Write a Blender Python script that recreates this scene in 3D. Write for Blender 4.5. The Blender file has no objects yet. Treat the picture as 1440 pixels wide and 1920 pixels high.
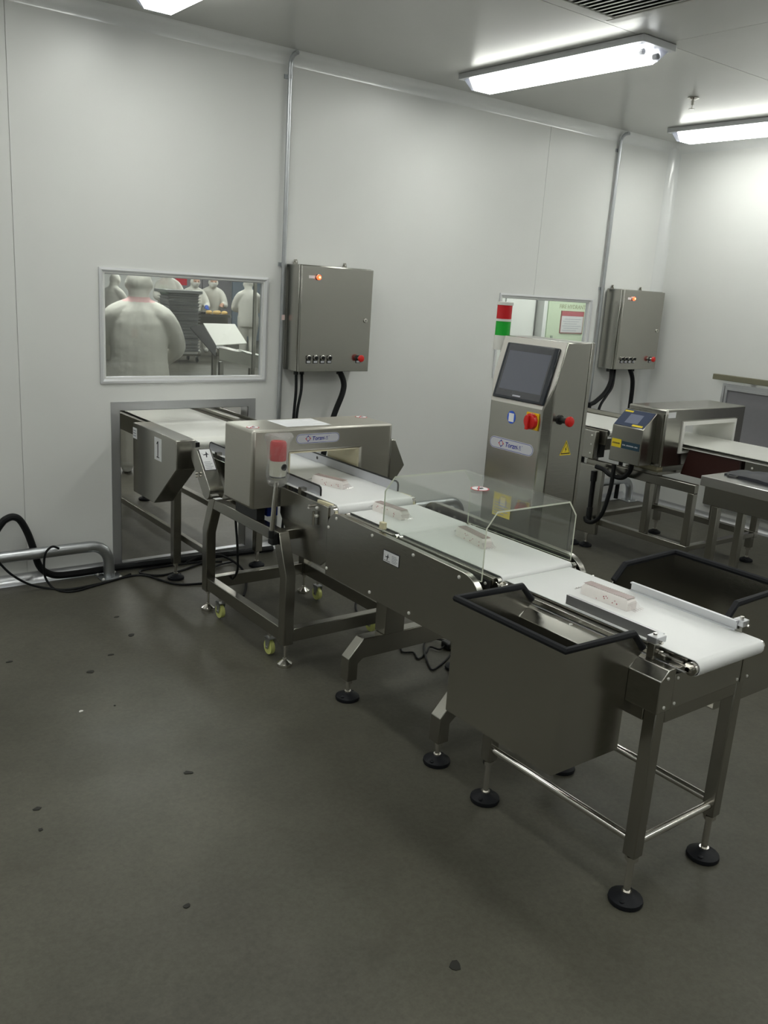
import bpy, bmesh, math, random
from mathutils import Vector, Matrix
random.seed(7)
S = bpy.context.scene
C = S.collection

# ------------------------------------------------------------------ camera, world, exposure
cam_d = bpy.data.cameras.new('camera'); cam = bpy.data.objects.new('camera', cam_d); C.objects.link(cam)
F_PX, YAW, PIT, ROL = 1637.2, 0.65679207, 0.25522997, 0.06633833
fwd = Vector((math.sin(YAW)*math.cos(PIT), math.cos(YAW)*math.cos(PIT), -math.sin(PIT)))
rgt = Vector((math.cos(YAW), -math.sin(YAW), 0)); upv = rgt.cross(fwd)
r2 = math.cos(ROL)*rgt + math.sin(ROL)*upv; u2 = -math.sin(ROL)*rgt + math.cos(ROL)*upv
mw = Matrix((r2, u2, -fwd)).transposed().to_4x4(); mw.translation = Vector((0, -4.602, 1.65))
cam.matrix_world = mw
cam_d.sensor_fit = 'VERTICAL'; cam_d.sensor_height = 24.0; cam_d.lens = F_PX*24.0/1920.0
cam_d.clip_start = 0.05; cam_d.clip_end = 100
S.camera = cam
w = bpy.data.worlds.new('world'); S.world = w; w.use_nodes = True
w.node_tree.nodes['Background'].inputs[0].default_value = (0.6, 0.65, 0.62, 1)
w.node_tree.nodes['Background'].inputs[1].default_value = 0.05
S.view_settings.view_transform = 'Standard'; S.view_settings.look = 'None'
S.view_settings.gamma = 1.0; S.view_settings.use_curve_mapping = False
S.view_settings.exposure = 0.92
LIGHT = 11.5           # emission of the fluorescent diffusers in this room
LIGHT_BACK = 26.0      # and in the room behind the wall

# ------------------------------------------------------------------ materials
MATS = {}
def mat(name, col, metal=0.0, rough=0.5, noise=0.0, nscale=8.0, stretch=None, bump=0.0, emit=None, spec=None, trans=0.0, coat=0.0, rvar=0.0, aniso=0.0):
    if name in MATS: return MATS[name]
    m = bpy.data.materials.new(name); m.use_nodes = True
    nt = m.node_tree; b = nt.nodes['Principled BSDF']
    b.inputs['Base Color'].default_value = (*col, 1); b.inputs['Metallic'].default_value = metal
    b.inputs['Roughness'].default_value = rough
    if spec is not None: b.inputs['Specular IOR Level'].default_value = spec
    if trans: b.inputs['Transmission Weight'].default_value = trans
    if coat: b.inputs['Coat Weight'].default_value = coat
    if emit:
        b.inputs['Emission Color'].default_value = (*emit[0], 1); b.inputs['Emission Strength'].default_value = emit[1]
    if noise or bump or rvar:
        tc = nt.nodes.new('ShaderNodeTexCoord'); mp = nt.nodes.new('ShaderNodeMapping'); nz = nt.nodes.new('ShaderNodeTexNoise')
        nt.links.new(tc.outputs['Object'], mp.inputs[0]); nt.links.new(mp.outputs[0], nz.inputs['Vector'])
        if stretch: mp.inputs['Scale'].default_value = stretch
        nz.inputs['Scale'].default_value = nscale; nz.inputs['Detail'].default_value = 4
        if noise:
            mx = nt.nodes.new('ShaderNodeMix'); mx.data_type = 'RGBA'
            mx.inputs[6].default_value = (*[c*(1-noise) for c in col], 1); mx.inputs[7].default_value = (*[min(1, c*(1+noise)) for c in col], 1)
            nt.links.new(nz.outputs[0], mx.inputs[0]); nt.links.new(mx.outputs[2], b.inputs['Base Color'])
        if rvar:
            mr = nt.nodes.new('ShaderNodeMapRange'); mr.inputs[3].default_value = max(0, rough-rvar); mr.inputs[4].default_value = rough+rvar
            nt.links.new(nz.outputs[0], mr.inputs[0]); nt.links.new(mr.outputs[0], b.inputs['Roughness'])
        if bump:
            bp = nt.nodes.new('ShaderNodeBump'); bp.inputs['Strength'].default_value = bump; bp.inputs['Distance'].default_value = 0.01
            nt.links.new(nz.outputs[0], bp.inputs['Height']); nt.links.new(bp.outputs[0], b.inputs['Normal'])
    MATS[name] = m
    return m

STEEL = mat('brushed_stainless_steel', (0.43, 0.422, 0.388), 1.0, 0.22, 0.06, 30, (1, 1, 14), rvar=0.05, bump=0.015)
STEELD = mat('satin_stainless_tube', (0.36, 0.35, 0.315), 1.0, 0.26)
STEELR = mat('fine_brushed_steel', (0.54, 0.525, 0.475), 1.0, 0.40, 0.05, 30, (1, 1, 14), bump=0.01)
CHROME = mat('bright_chrome', (0.72, 0.70, 0.66), 1.0, 0.16)
GALV = mat('galvanised_pipe', (0.50, 0.52, 0.54), 1.0, 0.36, 0.12, 18, rvar=0.08)
ALU = mat('anodised_aluminium', (0.60, 0.61, 0.63), 0.85, 0.34, 0.03, 20)
ALUW = mat('pale_aluminium_profile', (0.72, 0.73, 0.75), 0.45, 0.42)
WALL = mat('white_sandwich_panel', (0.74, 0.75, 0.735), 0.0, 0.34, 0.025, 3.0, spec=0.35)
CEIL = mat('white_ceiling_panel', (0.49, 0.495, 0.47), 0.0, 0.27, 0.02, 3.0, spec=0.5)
COVE = mat('white_cove_trim', (0.74, 0.755, 0.75), 0.0, 0.14, spec=0.75)
BELT = mat('white_pu_belt', (0.83, 0.84, 0.84), 0.0, 0.32, 0.02, 12, spec=0.4)
BELTC = mat('cream_pu_belt', (0.86, 0.865, 0.82), 0.0, 0.20, 0.02, 12, spec=0.6)
BOLT = mat('bright_zinc_screw', (0.78, 0.78, 0.74), 0.35, 0.3)
RUB = mat('black_rubber', (0.009, 0.010, 0.013), 0.0, 0.55, 0.2, 40, spec=0.25)
BLK = mat('black_plastic', (0.010, 0.011, 0.012), 0.0, 0.35)
CABLE = mat('black_cable_sheath', (0.006, 0.007, 0.008), 0.0, 0.5, spec=0.25)
CREAM = mat('cream_plastic', (0.68, 0.63, 0.43), 0.0, 0.4, 0.05, 20)
LINER = mat('beige_aperture_liner', (0.62, 0.58, 0.42), 0.0, 0.5, 0.05, 10)
WHP = mat('white_plastic', (0.78, 0.78, 0.74), 0.0, 0.4)
PAPER = mat('white_paper', (0.80, 0.81, 0.83), 0.0, 0.7, 0.03, 15)
INK = mat('black_ink', (0.02, 0.02, 0.03), 0.0, 0.6)
GREYINK = mat('grey_ink', (0.35, 0.36, 0.40), 0.0, 0.6)
BLUE = mat('royal_blue_ink', (0.03, 0.04, 0.32), 0.0, 0.5)
REDI = mat('red_ink', (0.55, 0.03, 0.05), 0.0, 0.5)
RED = mat('red_plastic', (0.62, 0.015, 0.012), 0.0, 0.32)
YEL = mat('yellow_plastic', (0.85, 0.52, 0.01), 0.0, 0.4)
YEL2 = mat('yellow_label', (0.80, 0.62, 0.03), 0.0, 0.5)
PLATE = mat('pale_label_plate', (0.60, 0.61, 0.66), 0.1, 0.35)
SKYB = mat('bright_blue_print', (0.02, 0.10, 0.62), 0.0, 0.5)
LAMPR = mat('red_lamp_lens', (0.60, 0.008, 0.015), 0.0, 0.25, spec=0.6)
LAMPG = mat('green_lamp_lens', (0.005, 0.42, 0.03), 0.0, 0.25, spec=0.6)
LIT = mat('lit_red_indicator', (0.9, 0.05, 0.02), 0.0, 0.3, emit=((1.0, 0.07, 0.02), 2.2))
LITC = mat('lit_indicator_core', (1.0, 0.5, 0.2), 0.0, 0.3, emit=((1.0, 0.42, 0.12), 3.5))
SCR = mat('dark_touch_glass', (0.018, 0.022, 0.030), 0.0, 0.16, spec=0.6)
SCRD = mat('grey_lcd_panel', (0.12, 0.13, 0.165), 0.0, 0.22, spec=0.6)
NAVY = mat('navy_membrane', (0.035, 0.05, 0.10), 0.0, 0.35)
LCD2 = mat('pale_lcd', (0.16, 0.18, 0.26), 0.0, 0.3)
CASTER = mat('yellow_green_caster', (0.62, 0.66, 0.22), 0.0, 0.4, 0.08, 20)
GUIDE = mat('grey_guide_plastic', (0.50, 0.51, 0.55), 0.25, 0.38, 0.03, 12)
MAROON = mat('dark_red_cover', (0.030, 0.006, 0.004), 0.0, 0.45, 0.1, 8)
GREYP = mat('grey_window_film', (0.24, 0.235, 0.255), 0.0, 0.6, 0.05, 30)
GREEN_C = mat('pale_green_cabinet_paint', (0.56, 0.66, 0.50), 0.0, 0.4, 0.03, 5)
COAT = mat('white_work_coat', (0.72, 0.71, 0.655), 0.0, 0.8, 0.08, 9, bump=0.8)
SKIN = mat('skin', (0.55, 0.33, 0.24), 0.0, 0.55)
PINK = mat('pink_collar', (0.80, 0.52, 0.52), 0.0, 0.8)
GLOVE = mat('blue_glove', (0.03, 0.09, 0.42), 0.0, 0.4)
GLOVO = mat('orange_glove', (0.72, 0.36, 0.05), 0.0, 0.5)
BAR = mat('pale_nougat', (0.86, 0.82, 0.79), 0.0, 0.38, 0.05, 60)
BARTOP = mat('mauve_printed_film', (0.40, 0.315, 0.305), 0.0, 0.25, 0.25, 45)
FRUIT = mat('cranberry_speck', (0.40, 0.10, 0.12), 0.0, 0.4)
SCRAP = mat('dark_floor_scrap', (0.022, 0.022, 0.018), 0.0, 0.8)
SCRAPW = mat('white_floor_scrap', (0.7, 0.7, 0.66), 0.0, 0.8)
DARK = mat('dark_void', (0.02, 0.02, 0.02), 0.0, 0.7)
BREAD = mat('golden_dough', (0.70, 0.48, 0.18), 0.0, 0.6)
TRAYM = mat('aluminium_tray', (0.44, 0.45, 0.45), 0.9, 0.42, 0.08, 20)

def floor_mat():
    m = bpy.data.materials.new('sealed_concrete_floor'); m.use_nodes = True
    nt = m.node_tree; b = nt.nodes['Principled BSDF']; L = nt.links.new
    tc = nt.nodes.new('ShaderNodeTexCoord')
    def nz(sc, det, rough=0.6, dist=0.0):
        n = nt.nodes.new('ShaderNodeTexNoise'); n.inputs['Scale'].default_value = sc; n.inputs['Detail'].default_value = det
        n.inputs['Roughness'].default_value = rough; n.inputs['Distortion'].default_value = dist; L(tc.outputs['Object'], n.inputs['Vector']); return n
    def ramp(src, p0, c0, p1, c1):
        r = nt.nodes.new('ShaderNodeValToRGB'); r.color_ramp.elements[0].position = p0; r.color_ramp.elements[0].color = (*c0, 1)
        r.color_ramp.elements[1].position = p1; r.color_ramp.elements[1].color = (*c1, 1); L(src.outputs[0], r.inputs[0]); return r
    def mixc(a, bb, fac, mode='MIX'):
        x = nt.nodes.new('ShaderNodeMix'); x.data_type = 'RGBA'; x.blend_type = mode
        L(a, x.inputs[6]); L(bb, x.inputs[7])
        if hasattr(fac, 'is_linked'): L(fac, x.inputs[0])
        else: x.inputs[0].default_value = fac
        return x.outputs[2]
    base = ramp(nz(1.1, 8, 0.65), 0.28, (0.064, 0.061, 0.047), 0.74, (0.120, 0.116, 0.092))
    fine = ramp(nz(70, 5, 0.7), 0.30, (0.82, 0.82, 0.82), 0.70, (1.12, 1.12, 1.12))
    col = mixc(base.outputs[0], fine.outputs[0], 1.0, 'MULTIPLY')
    stain = ramp(nz(4.0, 7, 0.7, 0.6), 0.66, (0, 0, 0), 0.80, (1, 1, 1))
    pale = nt.nodes.new('ShaderNodeRGB'); pale.outputs[0].default_value = (0.17, 0.163, 0.137, 1)
    f1 = nt.nodes.new('ShaderNodeMath'); f1.operation = 'MULTIPLY'; f1.inputs[1].default_value = 0.55; L(stain.outputs[0], f1.inputs[0])
    col = mixc(col, pale.outputs[0], f1.outputs[0])
    brown = ramp(nz(2.3, 6, 0.6, 0.4), 0.60, (0, 0, 0), 0.78, (1, 1, 1))
    br = nt.nodes.new('ShaderNodeRGB'); br.outputs[0].default_value = (0.058, 0.052, 0.038, 1)
    f2 = nt.nodes.new('ShaderNodeMath'); f2.operation = 'MULTIPLY'; f2.inputs[1].default_value = 0.5; L(brown.outputs[0], f2.inputs[0])
    col = mixc(col, br.outputs[0], f2.outputs[0])
    L(col, b.inputs['Base Color'])
    rr = nt.nodes.new('ShaderNodeMapRange'); rr.inputs[3].default_value = 0.34; rr.inputs[4].default_value = 0.62
    L(nz(3.5, 6).outputs[0], rr.inputs[0]); L(rr.outputs[0], b.inputs['Roughness'])
    b.inputs['Specular IOR Level'].default_value = 0.32
    bp = nt.nodes.new('ShaderNodeBump'); bp.inputs['Strength'].default_value = 0.06; bp.inputs['Distance'].default_value = 0.01
    L(nz(25, 6).outputs[0], bp.inputs['Height']); L(bp.outputs[0], b.inputs['Normal'])
    return m
FLOOR = floor_mat()

def glass_mat(name, tint, gloss_rough=0.02, ior=1.45, haze=0.0, hazecol=(0.8, 0.8, 0.8)):
    m = bpy.data.materials.new(name); m.use_nodes = True; nt = m.node_tree; nt.nodes.clear(); L = nt.links.new
    o = nt.nodes.new('ShaderNodeOutputMaterial'); t = nt.nodes.new('ShaderNodeBsdfTransparent'); t.inputs[0].default_value = (*tint, 1)
    g = nt.nodes.new('ShaderNodeBsdfGlossy'); g.inputs['Roughness'].default_value = gloss_rough
    lw = nt.nodes.new('ShaderNodeLayerWeight'); lw.inputs[0].default_value = 0.5
    pw_ = nt.nodes.new('ShaderNodeMath'); pw_.operation = 'POWER'; pw_.inputs[1].default_value = 5.0; L(lw.outputs['Facing'], pw_.inputs[0])
    f0 = ((ior-1)/(ior+1))**2
    fr = nt.nodes.new('ShaderNodeMapRange'); fr.inputs[3].default_value = f0; fr.inputs[4].default_value = 0.85; L(pw_.outputs[0], fr.inputs[0])
    x = nt.nodes.new('ShaderNodeMixShader'); L(fr.outputs[0], x.inputs[0]); L(t.outputs[0], x.inputs[1]); L(g.outputs[0], x.inputs[2])
    last = x.outputs[0]
    if haze:
        d = nt.nodes.new('ShaderNodeBsdfDiffuse'); d.inputs[0].default_value = (*hazecol, 1)
        y = nt.nodes.new('ShaderNodeMixShader'); y.inputs[0].default_value = haze; L(last, y.inputs[1]); L(d.outputs[0], y.inputs[2]); last = y.outputs[0]
    L(last, o.inputs[0]); return m
GLASS = glass_mat('window_glass', (0.93, 0.95, 0.94), haze=0.03)
ACRYL = glass_mat('clear_acrylic', (0.93, 0.95, 0.93), ior=1.42, haze=0.035)
BAG = glass_mat('crinkled_plastic_bag', (0.95, 0.95, 0.95), 0.15, 1.6, haze=0.15, hazecol=(0.80, 0.81, 0.81))
FILM = glass_mat('clear_candy_film', (0.95, 0.93, 0.93), 0.1, 1.45, haze=0.10, hazecol=(0.85, 0.80, 0.80))
ACEDGE = mat('acrylic_cut_edge', (0.66, 0.70, 0.58), 0.0, 0.3)
CAPC = glass_mat('clear_lamp_end', (0.80, 0.81, 0.86), 0.08, 1.45, haze=0.35, hazecol=(0.7, 0.72, 0.8))
def emis(name, col, s):
    m = bpy.data.materials.new(name); m.use_nodes = True; nt = m.node_tree; nt.nodes.clear()
    o = nt.nodes.new('ShaderNodeOutputMaterial'); e = nt.nodes.new('ShaderNodeEmission')
    e.inputs[0].default_value = (*col, 1); e.inputs[1].default_value = s; nt.links.new(e.outputs[0], o.inputs[0]); return m
TUBE = emis('lit_fluorescent_diffuser', (0.985, 1.0, 0.94), LIGHT)
TUBES = emis('lit_diffuser_side', (0.985, 1.0, 0.94), LIGHT*0.4)
TUBEB = emis('lit_fluorescent_diffuser_far', (0.985, 1.0, 0.94), LIGHT_BACK)

# ------------------------------------------------------------------ mesh helpers (world coordinates)
def B(): return bmesh.new()
def box(bm, x0, x1, y0, y1, z0, z1):
    v = [bm.verts.new(p) for p in ((x0,y0,z0),(x1,y0,z0),(x1,y1,z0),(x0,y1,z0),(x0,y0,z1),(x1,y0,z1),(x1,y1,z1),(x0,y1,z1))]
    for f in ((3,2,1,0),(4,5,6,7),(0,1,5,4),(1,2,6,5),(2,3,7,6),(3,0,4,7)): bm.faces.new([v[i] for i in f])
    return bm
def prism(bm, poly, axis, a, b):
    def P(u, v, t): return {'x': (t,u,v), 'y': (u,t,v), 'z': (u,v,t)}[axis]
    A = [bm.verts.new(P(u,v,a)) for u,v in poly]; D = [bm.verts.new(P(u,v,b)) for u,v in poly]
    n = len(poly)
    bm.faces.new(A[::-1]); bm.faces.new(D)
    for i in range(n): bm.faces.new((A[i], A[(i+1)%n], D[(i+1)%n], D[i]))
    return bm
def tube(bm, pts, r, n=10, cap=True, closed=False):
    pts = [Vector(p) for p in pts]; rings = []; m = len(pts)
    prev = None
    for i, p in enumerate(pts):
        if closed: t = pts[(i+1)%m]-pts[i-1]
        else: t = pts[min(i+1, m-1)]-pts[max(i-1, 0)]
        t.normalize()
        if prev is None:
            a = Vector((0,0,1)) if abs(t.z) < 0.9 else Vector((1,0,0))
            u = t.cross(a).normalized()
        else:
            u = (prev - t*prev.dot(t)).normalized()
        prev = u; v = t.cross(u)
        rr = r[i] if isinstance(r, (list, tuple)) else r
        rings.append([bm.verts.new(p + (u*math.cos(2*math.pi*k/n) + v*math.sin(2*math.pi*k/n))*rr) for k in range(n)])
    for i in range(m if closed else m-1):
        A, D = rings[i], rings[(i+1)%m]
        for k in range(n): bm.faces.new((A[k], A[(k+1)%n], D[(k+1)%n], D[k]))
    if cap and not closed:
        bm.faces.new(rings[0][::-1]); bm.faces.new(rings[-1])
    return bm
def smooth_path(pts, sub=6):
    P = [Vector(p) for p in pts]; out = []
    for i in range(len(P)-1):
        p0, p1, p2, p3 = P[max(i-1,0)], P[i], P[i+1], P[min(i+2, len(P)-1)]
        for k in range(sub):
            t = k/sub
            out.append(0.5*((2*p1)+(p2-p0)*t+(2*p0-5*p1+4*p2-p3)*t*t+(3*p1-p0-3*p2+p3)*t**3))
    out.append(P[-1]); return out
def cyl(bm, p0, p1, r, n=16): return tube(bm, [p0, p1], r, n)
def lathe(bm, prof, c, n=20, axis='z'):
    rings = []
    for r, h in prof:
        ring = []
        for k in range(n):
            a = 2*math.pi*k/n; x, y = r*math.cos(a), r*math.sin(a)
            p = {'z': (x,y,h), 'x': (h,x,y), 'y': (x,-h,y) if False else (y,h,x)}[axis]
            ring.append(bm.verts.new((c[0]+p[0], c[1]+p[1], c[2]+p[2])))
        rings.append(ring)
    for A, D in zip(rings, rings[1:]):
        for k in range(n): bm.faces.new((A[k], A[(k+1)%n], D[(k+1)%n], D[k]))
    bm.faces.new(rings[0][::-1]); bm.faces.new(rings[-1]); return bm
def plate(bm, o, u, v, w_, h_, t):
    o, u, v = Vector(o), Vector(u).normalized(), Vector(v).normalized(); n = u.cross(v)
    q = [bm.verts.new(o+u*(a*w_)+v*(b*h_)+n*(c*t)) for c in (0,1) for a,b in ((0,0),(1,0),(1,1),(0,1))]
    for f in ((3,2,1,0),(4,5,6,7),(0,1,5,4),(1,2,6,5),(2,3,7,6),(3,0,4,7)): bm.faces.new([q[i] for i in f])
    return bm
def poly_plate(bm, o, u, v, pts, t):
    o, u, v = Vector(o), Vector(u).normalized(), Vector(v).normalized(); n = u.cross(v)
    A = [bm.verts.new(o+u*a+v*b) for a,b in pts]; D = [bm.verts.new(o+u*a+v*b+n*t) for a,b in pts]
    m = len(pts); bm.faces.new(A[::-1]); bm.faces.new(D)
    for i in range(m): bm.faces.new((A[i], A[(i+1)%m], D[(i+1)%m], D[i]))
    return bm
def stadium(w_, h_, n=8):
    r = h_/2; pts = []
    for k in range(n+1):
        a = -math.pi/2 + math.pi*k/n; pts.append((w_-r+r*math.cos(a), r+r*math.sin(a)))
    for k in range(n+1):
        a = math.pi/2 + math.pi*k/n; pts.append((r+r*math.cos(a), r+r*math.sin(a)))
    return pts
def circ(r, n=20, rx=None): return [((rx or r)*math.cos(2*math.pi*k/n), r*math.sin(2*math.pi*k/n)) for k in range(n)]
def belt_loop(bm, x0, x1, ya, yb, zt, r, th=0.003, n=10):
    # closed belt: outer loop in (y,z), ya > yb
    zc = zt-r
    pts = []
    for k in range(n+1):
        a = math.pi/2 + math.pi*k/n; pts.append((yb+r+r*math.cos(a), zc+r*math.sin(a)))
    for k in range(n+1):
        a = -math.pi/2 + math.pi*k/n; pts.append((ya-r+r*math.cos(a), zc+r*math.sin(a)))
    ri = r-th; inn = []
    for k in range(n+1):
        a = math.pi/2 + math.pi*k/n; inn.append((yb+r+ri*math.cos(a), zc+ri*math.sin(a)))
    for k in range(n+1):
        a = -math.pi/2 + math.pi*k/n; inn.append((ya-r+ri*math.cos(a), zc+ri*math.sin(a)))
    m = len(pts)
    V = [[bm.verts.new((x, y, z)) for y, z in loop] for x in (x0, x1) for loop in (pts, inn)]
    for i in range(m):
        j = (i+1)%m
        bm.faces.new((V[0][i], V[0][j], V[2][j], V[2][i])); bm.faces.new((V[1][j], V[1][i], V[3][i], V[3][j]))
        bm.faces.new((V[0][j], V[0][i], V[1][i], V[1][j])); bm.faces.new((V[2][i], V[2][j], V[3][j], V[3][i]))
    return bm
def ring_y(bm, o, i, y0, y1):
    # rectangular tunnel ring; o, i = (x0,x1,z0,z1)
    def L(r, y): return [bm.verts.new((x, y, z)) for x, z in ((r[0],r[2]),(r[1],r[2]),(r[1],r[3]),(r[0],r[3]))]
    A, D, E_, G = L(o,y0), L(o,y1), L(i,y0), L(i,y1)
    for k in range(4):
        j = (k+1)%4
        bm.faces.new((A[k],A[j],D[j],D[k])); bm.faces.new((E_[j],E_[k],G[k],G[j]))
        bm.faces.new((A[j],A[k],E_[k],E_[j])); bm.faces.new((D[k],D[j],G[j],G[k]))
    return bm

ORG = {}
def finish(bm, smooth):
    bmesh.ops.recalc_face_normals(bm, faces=bm.faces)
    if smooth:
        for f in bm.faces: f.smooth = True
        for e in bm.edges:
            if len(e.link_faces) == 2 and e.calc_face_angle(0) > 0.62: e.smooth = False
def obj(name, bm, m, parent=None, bevel=0.0, smooth=True, kind=None, label=None):
    finish(bm, smooth)
    if parent is not None: o0 = ORG[parent]
    else:
        xs = [v.co for v in bm.verts]
        mn = Vector((min(c.x for c in xs), min(c.y for c in xs), min(c.z for c in xs))); mx = Vector((max(c.x for c in xs), max(c.y for c in xs), max(c.z for c in xs)))
        o0 = Vector(((mn.x+mx.x)/2, (mn.y+mx.y)/2, mn.z))
    bmesh.ops.translate(bm, verts=bm.verts, vec=-o0)
    me = bpy.data.meshes.new(name); bm.to_mesh(me); bm.free()
    for q in (m if isinstance(m, (list, tuple)) else [m]): me.materials.append(q)
    o = bpy.data.objects.new(name, me); C.objects.link(o); ORG[o] = o0
    if parent is None: o.location = o0
    else: o.parent = parent
    if bevel:
        md = o.modifiers.new('bevel', 'BEVEL'); md.width = bevel; md.segments = 2; md.limit_method = 'ANGLE'; md.angle_limit = 0.6
    if kind: o['kind'] = kind
    if label: o['label'] = label
    return o
def thing(name, label, cat, loc, group=None):
    o = bpy.data.objects.new(name, None); C.objects.link(o); o.location = loc; o.empty_display_size = 0.1
    ORG[o] = Vector(loc); o['label'] = label; o['category'] = cat
    if group: o['group'] = group
    return o
def tag(o, label, cat, group=None):
    o['label'] = label; o['category'] = cat
    if group: o['group'] = group
    return o
def dup(root, loc, label=None, group=None, rotz=None):
    def cp(o, par):
        c = o.copy(); C.objects.link(c); c.parent = par
        for ch in o.children: cp(ch, c)
        return c
    r = cp(root, None); r.location = loc; ORG[r] = Vector(loc)
    if rotz is not None: r.rotation_euler = (0, 0, rotz)
    if label: r['label'] = label
    if group: r['group'] = group
    return r
def text(name, s, size, o, u, v, m, parent, t=0.0006, bold=False, shear=0.0):
    cu = bpy.data.curves.new('tmp', 'FONT'); cu.body = s; cu.size = size; cu.extrude = t; cu.shear = shear
    if bold: cu.offset = size*0.022
    cu.resolution_u = 3
    ob = bpy.data.objects.new('tmp', cu); C.objects.link(ob)
    dg = bpy.context.evaluated_depsgraph_get(); me = bpy.data.meshes.new_from_object(ob.evaluated_get(dg))
    bm = B(); bm.from_mesh(me); bpy.data.objects.remove(ob); bpy.data.curves.remove(cu); bpy.data.meshes.remove(me)
    o, u, v = Vector(o), Vector(u).normalized(), Vector(v).normalized(); n = u.cross(v)
    for q in bm.verts: q.co = o + u*q.co.x + v*q.co.y + n*q.co.z
    return obj(name, bm, m, parent, smooth=False)
def bolt(parent, p, n, r=0.004, h=0.003, m=None, name='screw'):
    p, n = Vector(p), Vector(n); bm = B(); tube(bm, [p, p+n*h*0.6, p+n*h], [r, r*0.9, r*0.4], 8); return obj(name, bm, m or BOLT, parent)
def foot(parent, x, y, ztop, r=0.05, rod=0.009, m=RUB):
    bm = B(); lathe(bm, [(r*0.96, 0), (r, 0.006), (r*0.97, 0.014), (r*0.45, 0.026), (r*0.3, 0.03)], (x, y, 0), 20); f = obj('foot', bm, m, parent)
    if r > 0.04:
        for a in (0.4, 3.5):
            bm = B(); lathe(bm, [(0.008, 0.013), (0.0085, 0.021), (0.006, 0.0225)], (x+0.68*r*math.cos(a), y+0.68*r*math.sin(a), 0), 10); obj('foot_lug', bm, m, f)
    bm = B(); cyl(bm, (x, y, 0.026), (x, y, ztop), rod, 12)
    lathe(bm, [(rod*1.5, 0.028), (rod*1.5, 0.036)], (x, y, 0), 12)
    lathe(bm, [(rod*1.9, ztop-0.018), (rod*1.9, ztop-0.004)], (x, y, 0), 6); obj('threaded_rod', bm, CHROME, parent)
X_, Y_, Z_ = Vector((1,0,0)), Vector((0,1,0)), Vector((0,0,1))
MX, MY = -X_, -Y_
CEILZ = 2.85
XR = 6.2

# ------------------------------------------------------------------ the setting
def S_(o): o['kind'] = 'structure'; return o
bm = B(); box(bm, -4, 13, -9, 16, -0.08, 0); S_(obj('floor', bm, FLOOR, smooth=False))
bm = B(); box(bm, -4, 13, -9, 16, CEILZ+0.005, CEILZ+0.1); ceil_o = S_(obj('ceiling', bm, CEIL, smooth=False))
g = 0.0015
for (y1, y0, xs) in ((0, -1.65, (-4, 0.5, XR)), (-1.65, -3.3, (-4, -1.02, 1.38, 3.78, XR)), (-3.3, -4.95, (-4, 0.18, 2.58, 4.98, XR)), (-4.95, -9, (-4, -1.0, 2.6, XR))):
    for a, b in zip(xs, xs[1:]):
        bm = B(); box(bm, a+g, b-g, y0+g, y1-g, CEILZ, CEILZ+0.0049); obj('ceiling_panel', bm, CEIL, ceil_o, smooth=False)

HOLES = [(1.630, 2.560, 1.072, 1.612), (1.70, 2.478, -1, 0.897), (4.478, 5.408, 1.072, 1.612), (4.54, 5.31, -1, 0.897)]
def panel(x0, x1, y0, y1, z0, z1, holes, name, parent):
    bm = B()
    xs = sorted({x0, x1, *[h[0] for h in holes if x0 < h[0] < x1], *[h[1] for h in holes if x0 < h[1] < x1]})
    zs = sorted({z0, z1, *[h[2] for h in holes if z0 < h[2] < z1], *[h[3] for h in holes if z0 < h[3] < z1]})
    for a, b in zip(xs, xs[1:]):
        for c, d in zip(zs, zs[1:]):
            mx_, mz_ = (a+b)/2, (c+d)/2
            if any(h[0] < mx_ < h[1] and h[2] < mz_ < h[3] for h in holes): continue
            box(bm, a, b, y0, y1, c, d)
    bmesh.ops.remove_doubles(bm, verts=bm.verts, dist=1e-5)
    seen = {}
    for f in list(bm.faces):
        k = tuple(sorted(v.index for v in f.verts)) if False else tuple(sorted((round(v.co.x,4), round(v.co.y,4), round(v.co.z,4)) for v in f.verts))
        seen.setdefault(k, []).append(f)
    dead = [f for fs in seen.values() if len(fs) > 1 for f in fs]
    bmesh.ops.delete(bm, geom=dead, context='FACES')
    return obj(name, bm, WALL, parent, smooth=False)
wb = panel(-4, 13, 0.004, 0.03, 0, CEILZ, HOLES, 'wall_back', None); S_(wb)
for a, b in ((-4, 1.19), (1.19, 4.79), (4.79, XR)):
    panel(a+0.0015, b-0.0015, 0.0, 0.0038, 0, CEILZ, HOLES, 'wall_panel', wb)
wr = B(); box(wr, XR+0.004, XR+0.1, -9, 0, 0, CEILZ); wr = S_(obj('wall_right', wr, WALL, smooth=False))
for a, b in ((-3.3, 0), (-6.6, -3.3)):
    bm = B(); box(bm, XR, XR+0.0038, a+0.0015, b-0.0015, 0, CEILZ); obj('wall_panel', bm, WALL, wr, smooth=False)
bm = B(); box(bm, -4.1, -4, -9, 16, 0, CEILZ); S_(obj('wall_left', bm, WALL, smooth=False))
bm = B(); box(bm, -4, XR+0.1, -9.1, -9, 0, CEILZ); S_(obj('wall_front', bm, WALL, smooth=False))
bm = B(); box(bm, -4, 13, 16, 16.1, 0, CEILZ); S_(obj('wall_far', bm, WALL, smooth=False))
bm = B(); box(bm, 13, 13.1, 0.08, 16, 0, CEILZ); S_(obj('wall_far_right', bm, WALL, smooth=False))
bm = B(); box(bm, 5.6, 9.5, 1.56, 1.66, 0, CEILZ); pw = S_(obj('wall_corridor', bm, WALL, smooth=False))
for x in (5.62, 6.04):
    bm = B(); box(bm, x, x+0.4, 1.545, 1.559, 0, CEILZ); obj('wall_panel', bm, WALL, pw, smooth=False)

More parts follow.
